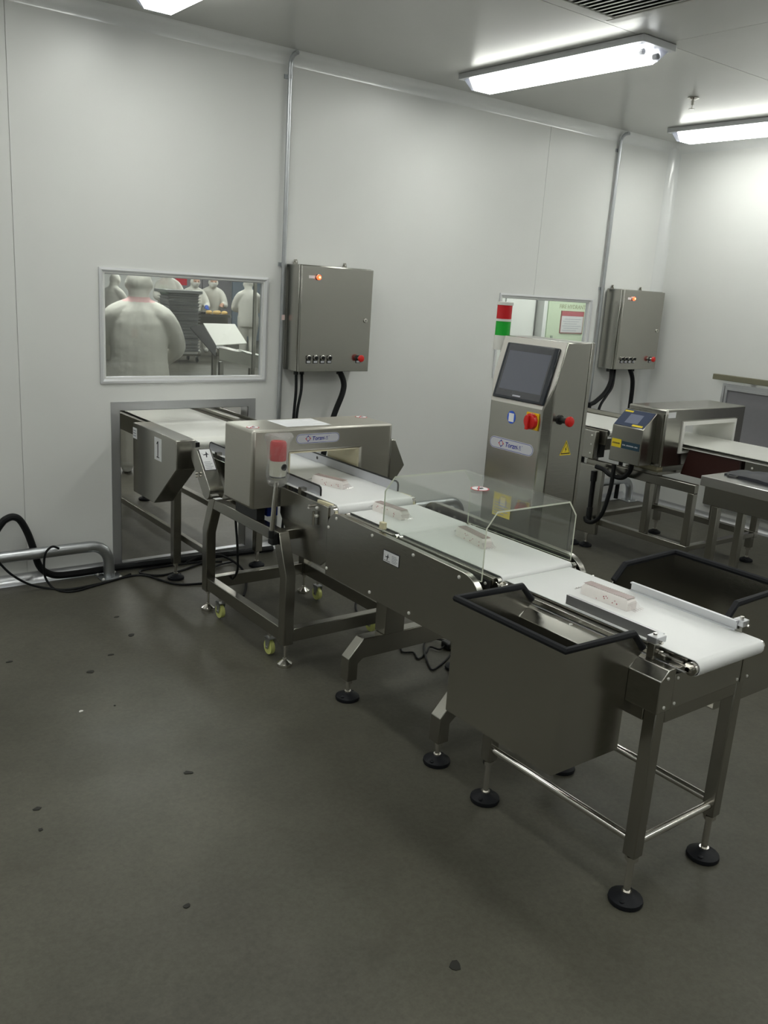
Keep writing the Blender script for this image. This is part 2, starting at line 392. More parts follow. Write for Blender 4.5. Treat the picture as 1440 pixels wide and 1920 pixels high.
def cove(name, pts, m=COVE):   # sweep of polygon pts list of two section loops
    bm = B(); A = [bm.verts.new(p) for p in pts[0]]; D = [bm.verts.new(p) for p in pts[1]]; n = len(A)
    for i in range(n): bm.faces.new((A[i], A[(i+1)%n], D[(i+1)%n], D[i]))
    bm.faces.new(A[::-1]); bm.faces.new(D); return S_(obj(name, bm, m))
def arc(r, n=8): return [(r-r*math.sin(math.pi/2*k/n), r-r*math.cos(math.pi/2*k/n)) for k in range(n+1)]  # concave from (r,0) to (0,r)
R = 0.07
sec = [(0.0, 0.0)] + arc(R)
cove('trim_1', [[(x, -a, CEILZ-b) for a, b in sec] for x in (-4, XR)])
cove('trim_2', [[(XR-a, y, CEILZ-b) for a, b in sec] for y in (0, -9)])
cove('trim_3', [[(XR-a, -b, z) for a, b in sec] for z in (0, CEILZ)], COVE)
R = 0.05; sec = [(0.0, 0.0)] + arc(R)
for i, (a, b) in enumerate(((-4, 1.655), (2.53, 4.50), (5.36, XR))):
    cove('baseboard_back' if i == 0 else 'baseboard_back_%d' % (i+1), [[(x, -p, q) for p, q in sec] for x in (a, b)], ALU)
cove('baseboard_right', [[(XR-p, y, q) for p, q in sec] for y in (0, -9)], ALU)

def window(name, x0, x1, z0, z1):
    bm = B()
    loops = [(0, -0.001), (0, -0.010), (0.012, -0.012), (0.034, 0.012), (0.034, 0.03), (0.034, 0.07), (0.03, 0.02)]
    V = []
    for d, y in loops:
        d2 = d if d < 0.034 else d
        V.append([bm.verts.new(p) for p in ((x0+d2, y, z0+d2), (x1-d2, y, z0+d2), (x1-d2, y, z1-d2), (x0+d2, y, z1-d2))])
    for a, b in zip(V[:5], V[1:5]):
        for k in range(4): bm.faces.new((a[k], a[(k+1)%4], b[(k+1)%4], b[k]))
    for v in V[5]+V[6]: bm.verts.remove(v)
    o = S_(obj(name, bm, ALUW, smooth=False))
    bm = B(); box(bm, x0+0.034, x1-0.034, 0.014, 0.019, z0+0.034, z1-0.034); obj('pane', bm, GLASS, o, smooth=False)
    return o
window('window_1', 1.598, 2.590, 1.043, 1.640)
window('window_2', 4.446, 5.438, 1.043, 1.640)
def hatch(name, x0, x1, z1):
    t = B(); box(t, x0, x0+0.05, -0.004, 0.0, 0, z1); box(t, x1-0.05, x1, -0.004, 0, 0, z1)
    box(t, x0+0.05, x1-0.05, -0.004, 0, z1-0.048, z1)
    box(t, x0+0.048, x0+0.05, -0.004, 0.085, 0, z1-0.048); box(t, x1-0.05, x1-0.048, -0.004, 0.085, 0, z1-0.048); box(t, x0+0.05, x1-0.05, -0.004, 0.085, z1-0.048, z1-0.046)
    box(t, x0+0.05, x1-0.05, -0.012, 0.03, 0, 0.035)
    S_(obj(name, t, ALU, smooth=False))
hatch('trim_4', 1.652, 2.527, 0.943)
hatch('trim_5', 4.49, 5.36, 0.943)

# right wall: covered low window and the bar above it
def win_right():
    y0, y1, z0, z1 = -2.3, -0.757, 0.10, 1.078
    bm = B()
    for d0, d1, pr in ((0, 0.018, 0.02), (0.018, 0.030, 0.012), (0.030, 0.048, 0.026)):
        box(bm, XR-pr, XR, y0+d0, y1-d0, z1-d1, z1-d0); box(bm, XR-pr, XR, y0+d0, y1-d0, z0+d0, z0+d1)
        box(bm, XR-pr, XR, y1-d1, y1-d0, z0+d1, z1-d1); box(bm, XR-pr, XR, y0+d0, y0+d1, z0+d1, z1-d1)
    o = S_(obj('window_3', bm, ALU, smooth=False))
    bm = B(); box(bm, XR-0.008, XR-0.002, y0+0.048, y1-0.048, z0+0.048, z1-0.048); obj('pane', bm, GREYP, o, smooth=False)
win_right()
bm = B(); box(bm, XR-0.10, XR-0.062, -2.4, -0.709, 1.104, 1.146)
wbar = tag(obj('wall_bar', bm, mat('olive_grey_paint', (0.20, 0.19, 0.13), 0.3, 0.5), bevel=0.004), 'olive grey square bar fixed to the right wall above the grey covered window', 'rail')
for y in (-1.0, -1.7, -2.3):
    bm = B(); box(bm, XR-0.062, XR-0.0005, y-0.02, y+0.02, 1.112, 1.138); obj('bracket', bm, STEELD, wbar)

# ------------------------------------------------------------------ ceiling lights
def light_fixture(label, x, y, group, tubem):
    L = 1.30; W = 0.25; hx, hy = W/2, L/2; z = CEILZ
    t = thing('fluorescent_light', label, 'light', (x, y, z), group)
    bm = B(); box(bm, x-hx, x+hx, y-hy, y+hy, z-0.032, z-0.001); obj('housing', bm, ALU, t, bevel=0.002)
    bm = B(); zt, zb = z-0.0325, z-0.088; a, b = hx-0.018, hx-0.062; ya = hy-0.075
    prism(bm, [(x-a, zt), (x+a, zt), (x+b, zb), (x-b, zb)], 'y', y-ya, y+ya)
    for f in bm.faces: f.material_index = 0 if f.calc_center_median().z < zb+0.005 else 1
    obj('diffuser', bm, [tubem, TUBES if tubem is TUBE else tubem], t, smooth=False)
    for s in (-1, 1):
        bm = B(); e = 0.05
        lo = [(x-a, y+s*ya, zt), (x+a, y+s*ya, zt), (x+b, y+s*ya, zb), (x-b, y+s*ya, zb)]
        hi = [(x-a+0.006, y+s*(ya+e), zt), (x+a-0.006, y+s*(ya+e), zt), (x+b-0.01, y+s*(ya+e-0.016), zb+0.006), (x-b+0.01, y+s*(ya+e-0.016), zb+0.006)]
        A = [bm.verts.new(p) for p in lo]; D = [bm.verts.new(p) for p in hi]
        for k in range(4): bm.faces.new((A[k], A[(k+1)%4], D[(k+1)%4], D[k]))
        bm.faces.new(D); obj('end_cap', bm, CAPC, t, smooth=False)
        for dx in (-0.055, 0.055):
            bm = B(); cyl(bm, (x+dx, y+s*(ya+0.004), z-0.058), (x+dx, y+s*(ya+0.030), z-0.058), 0.014, 10); obj('lamp_holder', bm, WHP if dx < 0 else BLK, t)
    return t
GL = 'fluorescent ceiling lights of this room'
L1 = light_fixture('lit fluorescent ceiling light near the middle, left of the sprinkler head', 3.708, -1.035, GL, TUBE)
dup(L1, (1.728, -1.035, CEILZ), 'lit fluorescent ceiling light cut off by the top edge at far left')
dup(L1, (5.690, -1.035, CEILZ), 'lit fluorescent ceiling light near the room corner cut off at the right edge')
for (x, y) in ((-0.25, -1.035), (-2.2, -1.035), (-2.2, -3.6), (-0.25, -3.6), (1.728, -3.6), (3.708, -3.6), (5.69, -3.6), (-0.25, -6.2), (1.728, -6.2), (3.708, -6.2), (5.69, -6.2)):
    dup(L1, (x, y, CEILZ), 'lit fluorescent ceiling light outside the photo, nearer the camera', 'fluorescent lights outside the photo')
GB = 'fluorescent lights of the room behind the window'
L2 = light_fixture('lit fluorescent ceiling light of the production room behind the window', 2.6, 2.2, GB, TUBEB)
for (x, y) in ((5.0, 4.2), (1.2, 5.2), (4.6, 8.0), (8.2, 8.0), (6.5, 11.2), (9.0, 11.4), (5.0, 14), (9.2, 14.2), (6.6, 0.85)):
    dup(L2, (x, y, CEILZ), None, GB)

# ceiling grille and sprinkler
t = thing('ceiling_vent', 'white louvred air vent in the ceiling at the top edge', 'vent', (3.0, -2.1, CEILZ))
bm = B(); z0, z1 = CEILZ-0.014, CEILZ-0.001
x0, x1, y0, y1 = 2.66, 3.345, -2.55, -1.70
box(bm, x0, x0+0.055, y0, y1, z0, z1); box(bm, x1-0.055, x1, y0, y1, z0, z1); box(bm, x0+0.055, x1-0.055, y0, y0+0.055, z0, z1); box(bm, x0+0.055, x1-0.055, y1-0.055, y1, z0, z1)
obj('frame', bm, CEIL, t, bevel=0.004)
bm = B(); box(bm, x0+0.05, x1-0.05, y0+0.05, y1-0.05, CEILZ-0.003, CEILZ-0.0008); obj('backing', bm, DARK, t)
for i in range(16):
    xx = x0+0.07+i*0.036
    bm = B(); plate(bm, (xx, y0+0.055, CEILZ-0.013), (0.028, 0, 0.006), (0, 1, 0), 0.024, y1-y0-0.11, 0.002); obj('slat', bm, WALL, t)
t = thing('sprinkler_head', 'small pendent fire sprinkler head hanging from the ceiling', 'sprinkler', (4.845, -1.088, CEILZ))
bm = B(); lathe(bm, [(0.032, -0.001), (0.034, -0.004), (0.02, -0.010), (0.012, -0.012)], (4.845, -1.088, CEILZ), 16); obj('escutcheon', bm, CHROME, t)
bm = B(); cyl(bm, (4.845, -1.088, CEILZ-0.012), (4.845, -1.088, CEILZ-0.04), 0.008, 10); cyl(bm, (4.845, -1.088, CEILZ-0.04), (4.845, -1.088, CEILZ-0.062), 0.003, 8); obj('nozzle', bm, CHROME, t)
bm = B(); lathe(bm, [(0.017, -0.062), (0.018, -0.064), (0.004, -0.066)], (4.845, -1.088, CEILZ), 12); obj('deflector', bm, CHROME, t)

# ------------------------------------------------------------------ conduits, electrical boxes, cables
def conduit(label, x):
    t = thing('conduit', label, 'pipe', (x, -0.02, 0.3), 'galvanised conduits on the back wall')
    bm = B(); tube(bm, [(x, -0.022, 0.05), (x, -0.022, CEILZ-0.085), (x, -0.024, CEILZ-0.06), (x+0.001, -0.036, CEILZ-0.033), (x+0.003, -0.056, CEILZ-0.019), (x+0.005, -0.085, CEILZ-0.015)], 0.0125, 12); obj('pipe', bm, GALV, t)
    for z in (1.72, 2.72, 0.75):
        bm = B(); box(bm, x-0.026, x+0.026, -0.008, -0.0005, z-0.011, z+0.011); tube(bm, [(x, -0.022, z-0.01), (x, -0.022, z+0.01)], 0.0155, 12); obj('clip', bm, GALV, t)
    return t
cd = conduit('thin galvanised conduit rising up the wall left of the larger electrical box', 2.677)
dup(cd, (5.519, -0.02, 0.3), 'thin galvanised conduit rising up the wall left of the electrical box near the corner')
bm = B(); box(bm, 2.667, 2.688, -0.0362, -0.035, 1.405, 1.435); tag(obj('tape_mark', bm, mat('pale_pink_tape', (0.75, 0.58, 0.56), 0, 0.6)), 'small pale pink tape mark on the conduit left of the larger box', 'tape')

def ebox(label, x0, glabel):
    x1 = x0+0.508; z0, z1 = 1.117, 1.727; yd = -0.182
    t = thing('electrical_box', label, 'electrical box', (x0+0.254, 0, z0), 'stainless electrical boxes on the back wall')
    bm = B(); box(bm, x0, x1, -0.158, -0.012, z0, z1); obj('body', bm, STEEL, t, bevel=0.004)
    bm = B(); box(bm, x0+0.004, x1-0.002, yd, -0.160, z0+0.001, z1-0.004); d = obj('door', bm, STEEL, t, bevel=0.003)
    xi, zi = x0+0.112, z0+0.544
    bm = B(); lathe(bm, [(0.0165, 0), (0.0165, -0.007), (0.014, -0.008)], (xi, yd, zi), 18, 'y'); obj('lamp_ring', bm, CHROME, t)
    bm = B(); lathe(bm, [(0.0145, -0.007), (0.0145, -0.013), (0.010, -0.019), (0.004, -0.021)], (xi, yd, zi), 18, 'y'); l = obj('indicator_lamp', bm, LIT, t, label='glowing red indicator lamp')
    bm = B(); lathe(bm, [(0.006, -0.0205), (0.004, -0.023), (0.001, -0.024)], (xi, yd, zi), 12, 'y'); obj('filament_glow', bm, LITC, l)
    bm = B(); box(bm, xi-0.062, xi-0.022, yd-0.0012, yd-0.0002, zi-0.008, zi+0.008); obj('label_strip', bm, PAPER, t)
    for k in range(4):
        xs, zs = x0+0.069+k*0.0485, z0+0.08
        bm = B(); box(bm, xs-0.016, xs+0.016, yd-0.003, yd-0.0002, zs-0.030, zs+0.016); sw = obj('selector_switch', bm, BLK, t, bevel=0.002)
        bm = B(); lathe(bm, [(0.0155, -0.003), (0.0155, -0.008), (0.012, -0.009)], (xs, yd, zs+0.004), 16, 'y'); obj('collar', bm, CHROME, sw)
        bm = B(); lathe(bm, [(0.011, -0.009), (0.0105, -0.018)], (xs, yd, zs+0.004), 14, 'y'); prism(bm, [(xs-0.004, zs-0.006), (xs+0.004, zs-0.006), (xs+0.004, zs+0.014), (xs-0.004, zs+0.014)], 'y', yd-0.024, yd-0.017); obj('knob', bm, BLK, sw)
        bm = B(); box(bm, xs-0.0115, xs+0.0115, yd-0.0042, yd-0.003, zs-0.026, zs-0.014); obj('name_tag', bm, PLATE, sw)
    xe, ze = x0+0.425, z0+0.083
    bm = B(); box(bm, xe-0.016, xe+0.016, yd-0.003, yd-0.0002, ze-0.030, ze+0.017); e = obj('emergency_stop', bm, BLK, t, bevel=0.002)
    bm = B(); lathe(bm, [(0.012, -0.003), (0.011, -0.03)], (xe, yd, ze), 14, 'y'); obj('stem', bm, CHROME, e)
    bm = B(); lathe(bm, [(0.012, -0.024), (0.0205, -0.030), (0.0215, -0.037), (0.018, -0.043), (0.008, -0.046)], (xe, yd, ze), 20, 'y'); obj('mushroom_button', bm, RED, e)
    bm = B(); box(bm, xe-0.0115, xe+0.0115, yd-0.0042, yd-0.003, ze-0.027, ze-0.016); obj('name_tag', bm, PLATE, e)
    bm = B(); lathe(bm, [(0.0135, 0), (0.0135, -0.005), (0.008, -0.006), (0.006, -0.006)], (x1-0.043, yd, z0+0.308), 16, 'y'); lk = obj('lock', bm, CHROME, t)
    bm = B(); box(bm, x1-0.045, x1-0.041, yd-0.0075, yd-0.006, z0+0.303, z0+0.313); obj('keyhole', bm, BLK, lk)
    for xl in (x0+0.06, x1-0.10):
        bm = B(); prism(bm, [(xl-0.018, z1-0.005), (xl+0.018, z1-0.005), (xl+0.009, z1+0.028), (xl-0.009, z1+0.028)], 'y', -0.014, -0.010); obj('mounting_lug', bm, STEELD, t)
        bm = B(); cyl(bm, (xl, -0.010, z1+0.016), (xl, -0.02, z1+0.016), 0.006, 8); obj('screw', bm, CHROME, t)
    for xl in (x0+0.05, x0+0.09, x1-0.15):
        bm = B(); lathe(bm, [(0.014, -0.026), (0.015, -0.006), (0.015, 0.0)], (xl, -0.08, z0), 12); obj('cable_gland', bm, BLK, t)
    return t
eb = ebox('larger stainless electrical box with lit red lamp on the wall right of the window', 2.702, '')
dup(eb, (5.583+0.254, 0, 1.117), 'smaller looking stainless electrical box with lit red lamp near the room corner')
def cable(name, pts, r, label, cat='cable', sub=6, n=8, group=None, m=CABLE):
    bm = B(); tube(bm, smooth_path(pts, sub), r, n); return tag(obj(name, bm, m), label, cat, group)
cable('cable', [(2.752, -0.08, 1.115), (2.748, -0.095, 1.0), (2.736, -0.10, 0.85), (2.72, -0.10, 0.55), (2.70, -0.09, 0.25), (2.68, -0.09, 0.02)], 0.009, 'left one of two thin black cables hanging under the larger electrical box')
cable('cable', [(2.792, -0.08, 1.115), (2.775, -0.11, 1.0), (2.748, -0.115, 0.85), (2.74, -0.12, 0.55), (2.73, -0.12, 0.25), (2.72, -0.12, 0.02)], 0.009, 'right one of two thin black cables hanging under the larger electrical box')
cable('hose', [(3.06, -0.08, 1.115), (3.085, -0.10, 1.05), (3.07, -0.12, 0.98), (3.01, -0.12, 0.83), (2.95, -0.12, 0.6), (2.9, -0.12, 0.3), (2.86, -0.12, 0.03)], 0.018, 'thick black hose curving down from the right underside of the larger electrical box', 'hose')
cable('hose', [(5.675, -0.08, 1.115), (5.66, -0.10, 1.02), (5.61, -0.10, 0.93), (5.50, -0.10, 0.855), (5.45, -0.09, 0.83), (5.445, -0.09, 0.78), (5.44, -0.09, 0.03)], 0.018, 'thick black hose bending left under the electrical box near the corner', 'hose')
cable('cable', [(5.715, -0.08, 1.115), (5.66, -0.12, 0.98), (5.60, -0.12, 0.90), (5.53, -0.12, 0.79), (5.50, -0.12, 0.5), (5.48, -0.12, 0.02)], 0.011, 'thin black cable slanting down under the electrical box near the corner')
cable('hose', [(5.90, -0.08, 1.115), (5.935, -0.10, 1.01), (5.945, -0.10, 0.80), (5.93, -0.10, 0.5), (5.92, -0.10, 0.03)], 0.018, 'thick black hose falling straight under the electrical box near the corner', 'hose')
cable('hose', [(0.75, -0.060, 0.03), (0.95, -0.056, 0.20), (1.052, -0.060, 0.341), (1.084, -0.062, 0.371), (1.118, -0.062, 0.378), (1.15, -0.062, 0.355), (1.185, -0.056, 0.282), (1.212, -0.056, 0.19), (1.24, -0.058, 0.09), (1.30, -0.062, 0.040), (1.40, -0.062, 0.027), (1.637, -0.058, 0.027), (1.917, -0.060, 0.022), (2.3, -0.08, 0.022), (2.62, -0.10, 0.022)], 0.0185, 'thick black hose looping over the floor rail at far left', 'hose', 8, 10)
cable('cable', [(1.0, -0.20, 0.20), (1.06, -0.19, 0.12), (1.15, -0.17, 0.045), (1.241, -0.165, 0.006), (1.336, -0.232, 0.006), (1.545, -0.207, 0.006), (1.651, -0.175, 0.006), (1.759, -0.194, 0.006), (1.854, -0.397, 0.006), (2.014, -0.457, 0.006), (2.2, -0.5, 0.006)], 0.006, 'long thin black cable trailing along the floor past the rail foot')
cable('cable', [(1.31, -0.162, 0.212), (1.276, -0.165, 0.228), (1.243, -0.165, 0.20), (1.233, -0.16, 0.14), (1.24, -0.15, 0.06), (1.27, -0.18, 0.006), (1.30, -0.25, 0.006), (1.36, -0.27, 0.006), (1.44, -0.245, 0.006), (1.60, -0.19, 0.006), (1.70, -0.14, 0.006)], 0.006, 'thin black cable looped over the galvanised rail at left')
cable('cable', [(2.17, -0.11, 0.006), (2.0, -0.10, 0.006), (1.87, -0.095, 0.006), (1.80, -0.10, 0.006), (1.76, -0.12, 0.006), (1.765, -0.17, 0.006), (1.84, -0.23, 0.006), (1.98, -0.20, 0.006), (2.12, -0.14, 0.008), (2.25, -0.15, 0.006)], 0.006, 'thin black cable loop on the floor in front of the wall hatch')

# floor guard rails
def guard(label, x0, x1, left=True, right=True):
    y, zc, r, rb = -0.115, 0.186, 0.030, 0.10
    t = thing('guard_rail', label, 'rail', ((x0+x1)/2, y, 0), 'galvanised floor rails along the back wall')
    pts = []
    def bend(cx, s):
        return [(cx + s*(-rb + rb*math.sin(a)), y, zc-rb+rb*math.cos(a)) for a in [math.pi/2*k/8 for k in range(9)]]
    if left: pts += [(x0, y, 0.004)] + bend(x0, -1)[::-1]
    else: pts += [(x0, y, zc)]
    if right: pts += bend(x1, 1) + [(x1, y, 0.004)]
    else: pts += [(x1, y, zc)]
    bm = B(); tube(bm, pts, r, 16); obj('pipe', bm, GALV, t)
    for ok, x in ((left, x0), (right, x1)):
        if ok:
            bm = B(); box(bm, x-0.062, x+0.062, y-0.062, y+0.062, 0.0005, 0.006); bp = obj('base_plate', bm, GALV, t)
            for dx, dy in ((-1,-1),(1,-1),(1,1),(-1,1)): bolt(bp, (x+dx*0.047, y+dy*0.047, 0.006), Z_, 0.008, 0.008)
    return t
guard('galvanised floor rail ending in a bend left of the wall hatch', -1.6, 1.588)
guard('galvanised floor rail bending down behind the acrylic guard and grey cabinet', 3.0, 4.15)
guard('galvanised floor rail under the far conveyor in the room corner', 5.62, 6.07, left=False)

# ------------------------------------------------------------------ small print helpers
def warn_sticker(parent, o, u, v, w_, h_, t=0.0012):
    o, u, v = Vector(o), Vector(u).normalized(), Vector(v).normalized(); n = u.cross(v)
    bm = B(); plate(bm, o-u*0.003-v*0.003, u, v, w_+0.006, h_+0.006, t*0.6); obj('sticker_border', bm, INK, parent)
    bm = B(); plate(bm, o, u, v, w_, h_, t); s = obj('warning_sticker', bm, PAPER, parent)
    horiz = w_ > h_
    pw_, ph_ = (w_*0.5, h_) if horiz else (w_, h_*0.5)
    po = o + n*t + (Vector((0,0,0)) if horiz else v*(h_*0.5))
    q = min(pw_, ph_)
    bm = B()
    poly_plate(bm, po+u*(pw_*0.5)+v*(ph_*0.55), u, v, [(-0.40*q, 0.12*q), (-0.25*q, -0.06*q), (0.0, 0.0), (0.08*q, 0.25*q), (0.16*q, 0.02*q), (0.30*q, -0.10*q), (0.12*q, -0.08*q), (0.04*q, -0.36*q), (-0.05*q, -0.36*q), (-0.02*q, -0.10*q), (-0.22*q, -0.14*q)], 0.0004)
    obj('pictogram', bm, INK, s)
    if horiz:
        bm = B(); plate(bm, po+u*(pw_*0.08)+v*(ph_*0.10), u, v, pw_*0.84, ph_*0.04, 0.0004); obj('pictogram_line', bm, INK, s)
        lo = o+n*t+u*(w_*0.56)+v*(h_*0.14); lw, lh = w_*0.38, h_*0.72
    else:
        lo = o+n*t+u*(w_*0.12)+v*(h_*0.06); lw, lh = w_*0.76, h_*0.38
    for k in range(5):
        bm = B(); plate(bm, lo+v*(lh*k/5), u, v, lw*(0.95 if k % 2 else 0.75), lh*0.07, 0.0004); obj('print_line', bm, GREYINK, s)
def no_entry(parent, c, u, v, r, t=0.0012):
    c, u, v = Vector(c), Vector(u).normalized(), Vector(v).normalized(); n = u.cross(v)
    bm = B(); poly_plate(bm, c, u, v, circ(r, 24), t*0.5); s = obj('round_sign', bm, REDI, parent)
    bm = B(); poly_plate(bm, c+n*t*0.5, u, v, circ(r*0.86, 24), t*0.4); obj('sign_face', bm, PAPER, s)
    bm = B(); poly_plate(bm, c+n*t*0.9, u, v, [(-0.5*r,-0.1*r),(-0.2*r,0.25*r),(0.1*r,0.3*r),(0.5*r,0.15*r),(0.3*r,-0.25*r),(-0.1*r,-0.3*r)], t*0.25); obj('hand_symbol', bm, INK, s)
    bm = B(); plate(bm, c+n*t*1.2-(u*0.7+v*0.7)*r*0.95*1.0-(u*0.7-v*0.7)*r*0.07, u+v, v-u, r*1.9, r*0.14, t*0.25); obj('red_slash', bm, REDI, s)
def logo_plate(parent, o, u, v, w_, h_):
    o, u, v = Vector(o), Vector(u).normalized(), Vector(v).normalized(); n = u.cross(v); t = 0.002
    bm = B(); poly_plate(bm, o, u, v, stadium(w_, h_), t); s = obj('logo_plate', bm, PLATE, parent, label='pale rounded plate with blue lettering and arrow emblem')
    a, b = stadium(w_-h_*0.10, h_*0.90), stadium(w_-h_*0.18, h_*0.82)
    bm = B(); m = len(a); z = n*(t+0.0002)
    A = [bm.verts.new(o+u*(p[0]+h_*0.05)+v*(p[1]+h_*0.05)+z) for p in a]; D = [bm.verts.new(o+u*(p[0]+h_*0.09)+v*(p[1]+h_*0.09)+z) for p in b]
    for k in range(m): bm.faces.new((A[k], A[(k+1)%m], D[(k+1)%m], D[k]))
    obj('border_line', bm, BLUE, s)
    cx = o + u*(w_*0.27) + v*(h_*0.5) + n*t; q = h_*0.30
    for ang, mm in ((90, BLUE), (180, REDI), (270, BLUE), (0, REDI)):
        a = math.radians(ang); d = u*math.cos(a)+v*math.sin(a); e = u*-math.sin(a)+v*math.cos(a)
        bm = B()
        p = [cx+d*q*1.15, cx+d*q*0.62+e*q*0.42, cx+d*q*0.62-e*q*0.42]
        vv = [bm.verts.new(k+n*0.0005) for k in p]; bm.faces.new(vv)
        pts = [cx+(u*math.cos(a+th)+v*math.sin(a+th))*q*0.85 for th in (0.45, 0.75, 1.1)]; pi = [cx+(u*math.cos(a+th)+v*math.sin(a+th))*q*0.62 for th in (0.45, 0.75, 1.1)]
        P1 = [bm.verts.new(k+n*0.0005) for k in pts]; P2 = [bm.verts.new(k+n*0.0005) for k in pi]
        for k in range(2): bm.faces.new((P1[k], P1[k+1], P2[k+1], P2[k]))
        obj('emblem_arrow', bm, mm, s)
    text('lettering', 'Torzn', h_*0.56, o+u*(w_*0.36)+v*(h_*0.32)+n*t, u, v, BLUE, s, 0.0004, True, 0.18)
    bm = B(); gx = o+u*(w_*0.615)+v*(h_*0.30)+n*t; gs = h_*0.40
    for (x, y, ww, hh) in ((0.05,0.15,0.08,0.55),(0.0,0.55,0.22,0.08),(0.30,0.1,0.09,0.8),(0.30,0.1,0.3,0.08),(0.5,0.1,0.08,0.35),
                           (0.85,0.75,0.6,0.08),(1.1,0.35,0.08,0.6),(0.85,0.45,0.55,0.08),(0.82,0.02,0.08,0.25),(1.0,0.05,0.4,0.08),(1.35,0.05,0.08,0.25),(1.7,0.85,0.14,0.14)):
        plate(bm, gx+u*(x*gs)+v*(y*gs), u, v, ww*gs, hh*gs, 0.0004)
    obj('lettering', bm, BLUE, s)

# ------------------------------------------------------------------ line 1: feed conveyor through the hatch
t = thing('feed_conveyor', 'cream belt feed conveyor coming through the wall hatch at left', 'conveyor', (2.13, 0.4, 0))
bm = B(); belt_loop(bm, 1.922, 2.340, 1.70, -0.44, 0.81, 0.03); obj('belt', bm, BELTC, t)
for x0, x1, zt in ((1.893, 1.918, 0.800), (2.344, 2.369, 0.806)):
    bm = B(); box(bm, x0, x1, -0.43, 1.70, 0.70, zt); obj('side_rail', bm, STEELD, t, bevel=0.003)
bm = B(); box(bm, 2.372, 2.43, -0.30, 1.70, 0.80, 0.835); box(bm, 2.425, 2.43, -0.30, 1.70, 0.835, 0.85); obj('edge_ledge', bm, STEELD, t, bevel=0.002)
for x in (1.895, 2.40):
    for y in (-0.30, 1.40):
        bm = B(); box(bm, x-0.022, x+0.022, y-0.022, y+0.022, 0.095, 0.70); obj('leg', bm, STEELD, t, bevel=0.003)
        foot(t, x, y, 0.096, 0.046, 0.008)
    bm = B(); box(bm, x+0.03 if x < 2 else x-0.02, x+0.055 if x < 2 else x+0.02, -0.60 if x < 2 else -0.32, 1.40, 0.215, 0.25); obj('lower_rail', bm, STEELD, t, bevel=0.002)
for y in (-0.30, 1.40):
    bm = B(); box(bm, 1.917, 2.378, y-0.015, y+0.015, 0.62, 0.66); obj('cross_bar', bm, STEELD, t, bevel=0.002)
bm = B(); cyl(bm, (1.91, -0.41, 0.78), (2.35, -0.41, 0.78), 0.0265, 16); obj('roller', bm, CHROME, t)
bm = B(); prism(bm, [(-0.022, 0.833), (-0.59, 0.833), (-0.60, 0.685), (-0.31, 0.447), (-0.022, 0.447)], 'x', 1.765, 1.872); mc = obj('motor_cover', bm, STEEL, t, bevel=0.005)
bm = B(); plate(bm, (1.7645, -0.325, 0.690), (0, -1, 0), Z_, 0.092, 0.118, 0.0012); nb = obj('number_sign', bm, PAPER, mc, label='white sign with a black number one')
bm = B()
for (a, b, ww, hh) in ((0.041, 0.018, 0.010, 0.082), (0.030, 0.014, 0.032, 0.005)): plate(bm, (1.7632, -0.325-a, 0.690+b), (0, -1, 0), Z_, ww, hh, 0.0004)
poly_plate(bm, (1.7632, -0.325-0.041, 0.690+0.100), (0, -1, 0), Z_, [(0.010, 0), (0.0, 0), (-0.014, -0.014), (-0.010, -0.018), (0.0, -0.010)], 0.0004)
obj('number', bm, INK, nb)
bm = B(); plate(bm, (1.7645, -0.028, 0.75), (0, -1, 0), Z_, 0.055, 0.058, 0.0012); st = obj('small_sticker', bm, PAPER, mc)
for k, zz in enumerate((0.762, 0.776, 0.79)):
    bm = B(); plate(bm, (1.7632, -0.036, zz), (0, -1, 0), Z_, 0.036, 0.006, 0.0004); obj('print_line', bm, GREYINK, st)
bm = B(); box(bm, 1.874, 1.905, -0.565, -0.44, 0.72, 0.812); obj('end_bracket', bm, BLK, t)

# ------------------------------------------------------------------ line 1: metal detector unit
t = thing('metal_detector', 'stainless metal detector with tunnel head and logo on a wheeled frame', 'metal detector', (2.13, -1.18, 0))
XL, XRr = 1.825, 2.39
YC = -1.18
for x in (XL, XRr):
    for s in (-1, 1):
        P = [(YC+s*0.405, 0.105), (YC+s*0.405, 0.425), (YC+s*0.335, 0.60), (YC+s*0.275, 0.60), (YC+s*0.355, 0.41), (YC+s*0.355, 0.105)]
        bm = B(); prism(bm, P, 'x', x, x+0.05); obj('post', bm, STEELD, t, bevel=0.003)
        foot(t, x+0.025, YC+s*0.38, 0.106, 0.034, 0.006, CHROME)
        # caster
        cx, cy = x+0.025, YC+s*0.245
        bm = B(); lathe(bm, [(0.022, -0.011), (0.034, -0.010), (0.036, 0), (0.034, 0.010), (0.022, 0.011)], (cx, cy, 0.039), 20, 'x'); ca = obj('caster', bm, CASTER, t)
        bm = B(); prism(bm, [(cy-0.010, 0.032), (cy+0.008, 0.032), (cy+0.016, 0.082), (cy-0.026, 0.082)], 'x', cx-0.016, cx-0.0135); prism(bm, [(cy-0.010, 0.032), (cy+0.008, 0.032), (cy+0.016, 0.082), (cy-0.026, 0.082)], 'x', cx+0.0135, cx+0.016)
        box(bm, cx-0.016, cx+0.016, cy-0.022, cy+0.022, 0.080, 0.085); obj('fork', bm, GALV, ca)
        bm = B(); cyl(bm, (cx-0.019, cy, 0.039), (cx+0.019, cy, 0.039), 0.006, 10); cyl(bm, (cx, cy, 0.085), (cx, cy, 0.116), 0.007, 10); obj('axle', bm, CHROME, ca)
    bm = B(); box(bm, x+0.004, x+0.046, YC-0.354, YC+0.354, 0.115, 0.178); obj('lower_rail', bm, STEELD, t, bevel=0.003)
    bm = B(); box(bm, x+0.002, x+0.048, YC-0.300, YC+0.300, 0.548, 0.5995); obj('upper_rail', bm, STEELD, t, bevel=0.003)
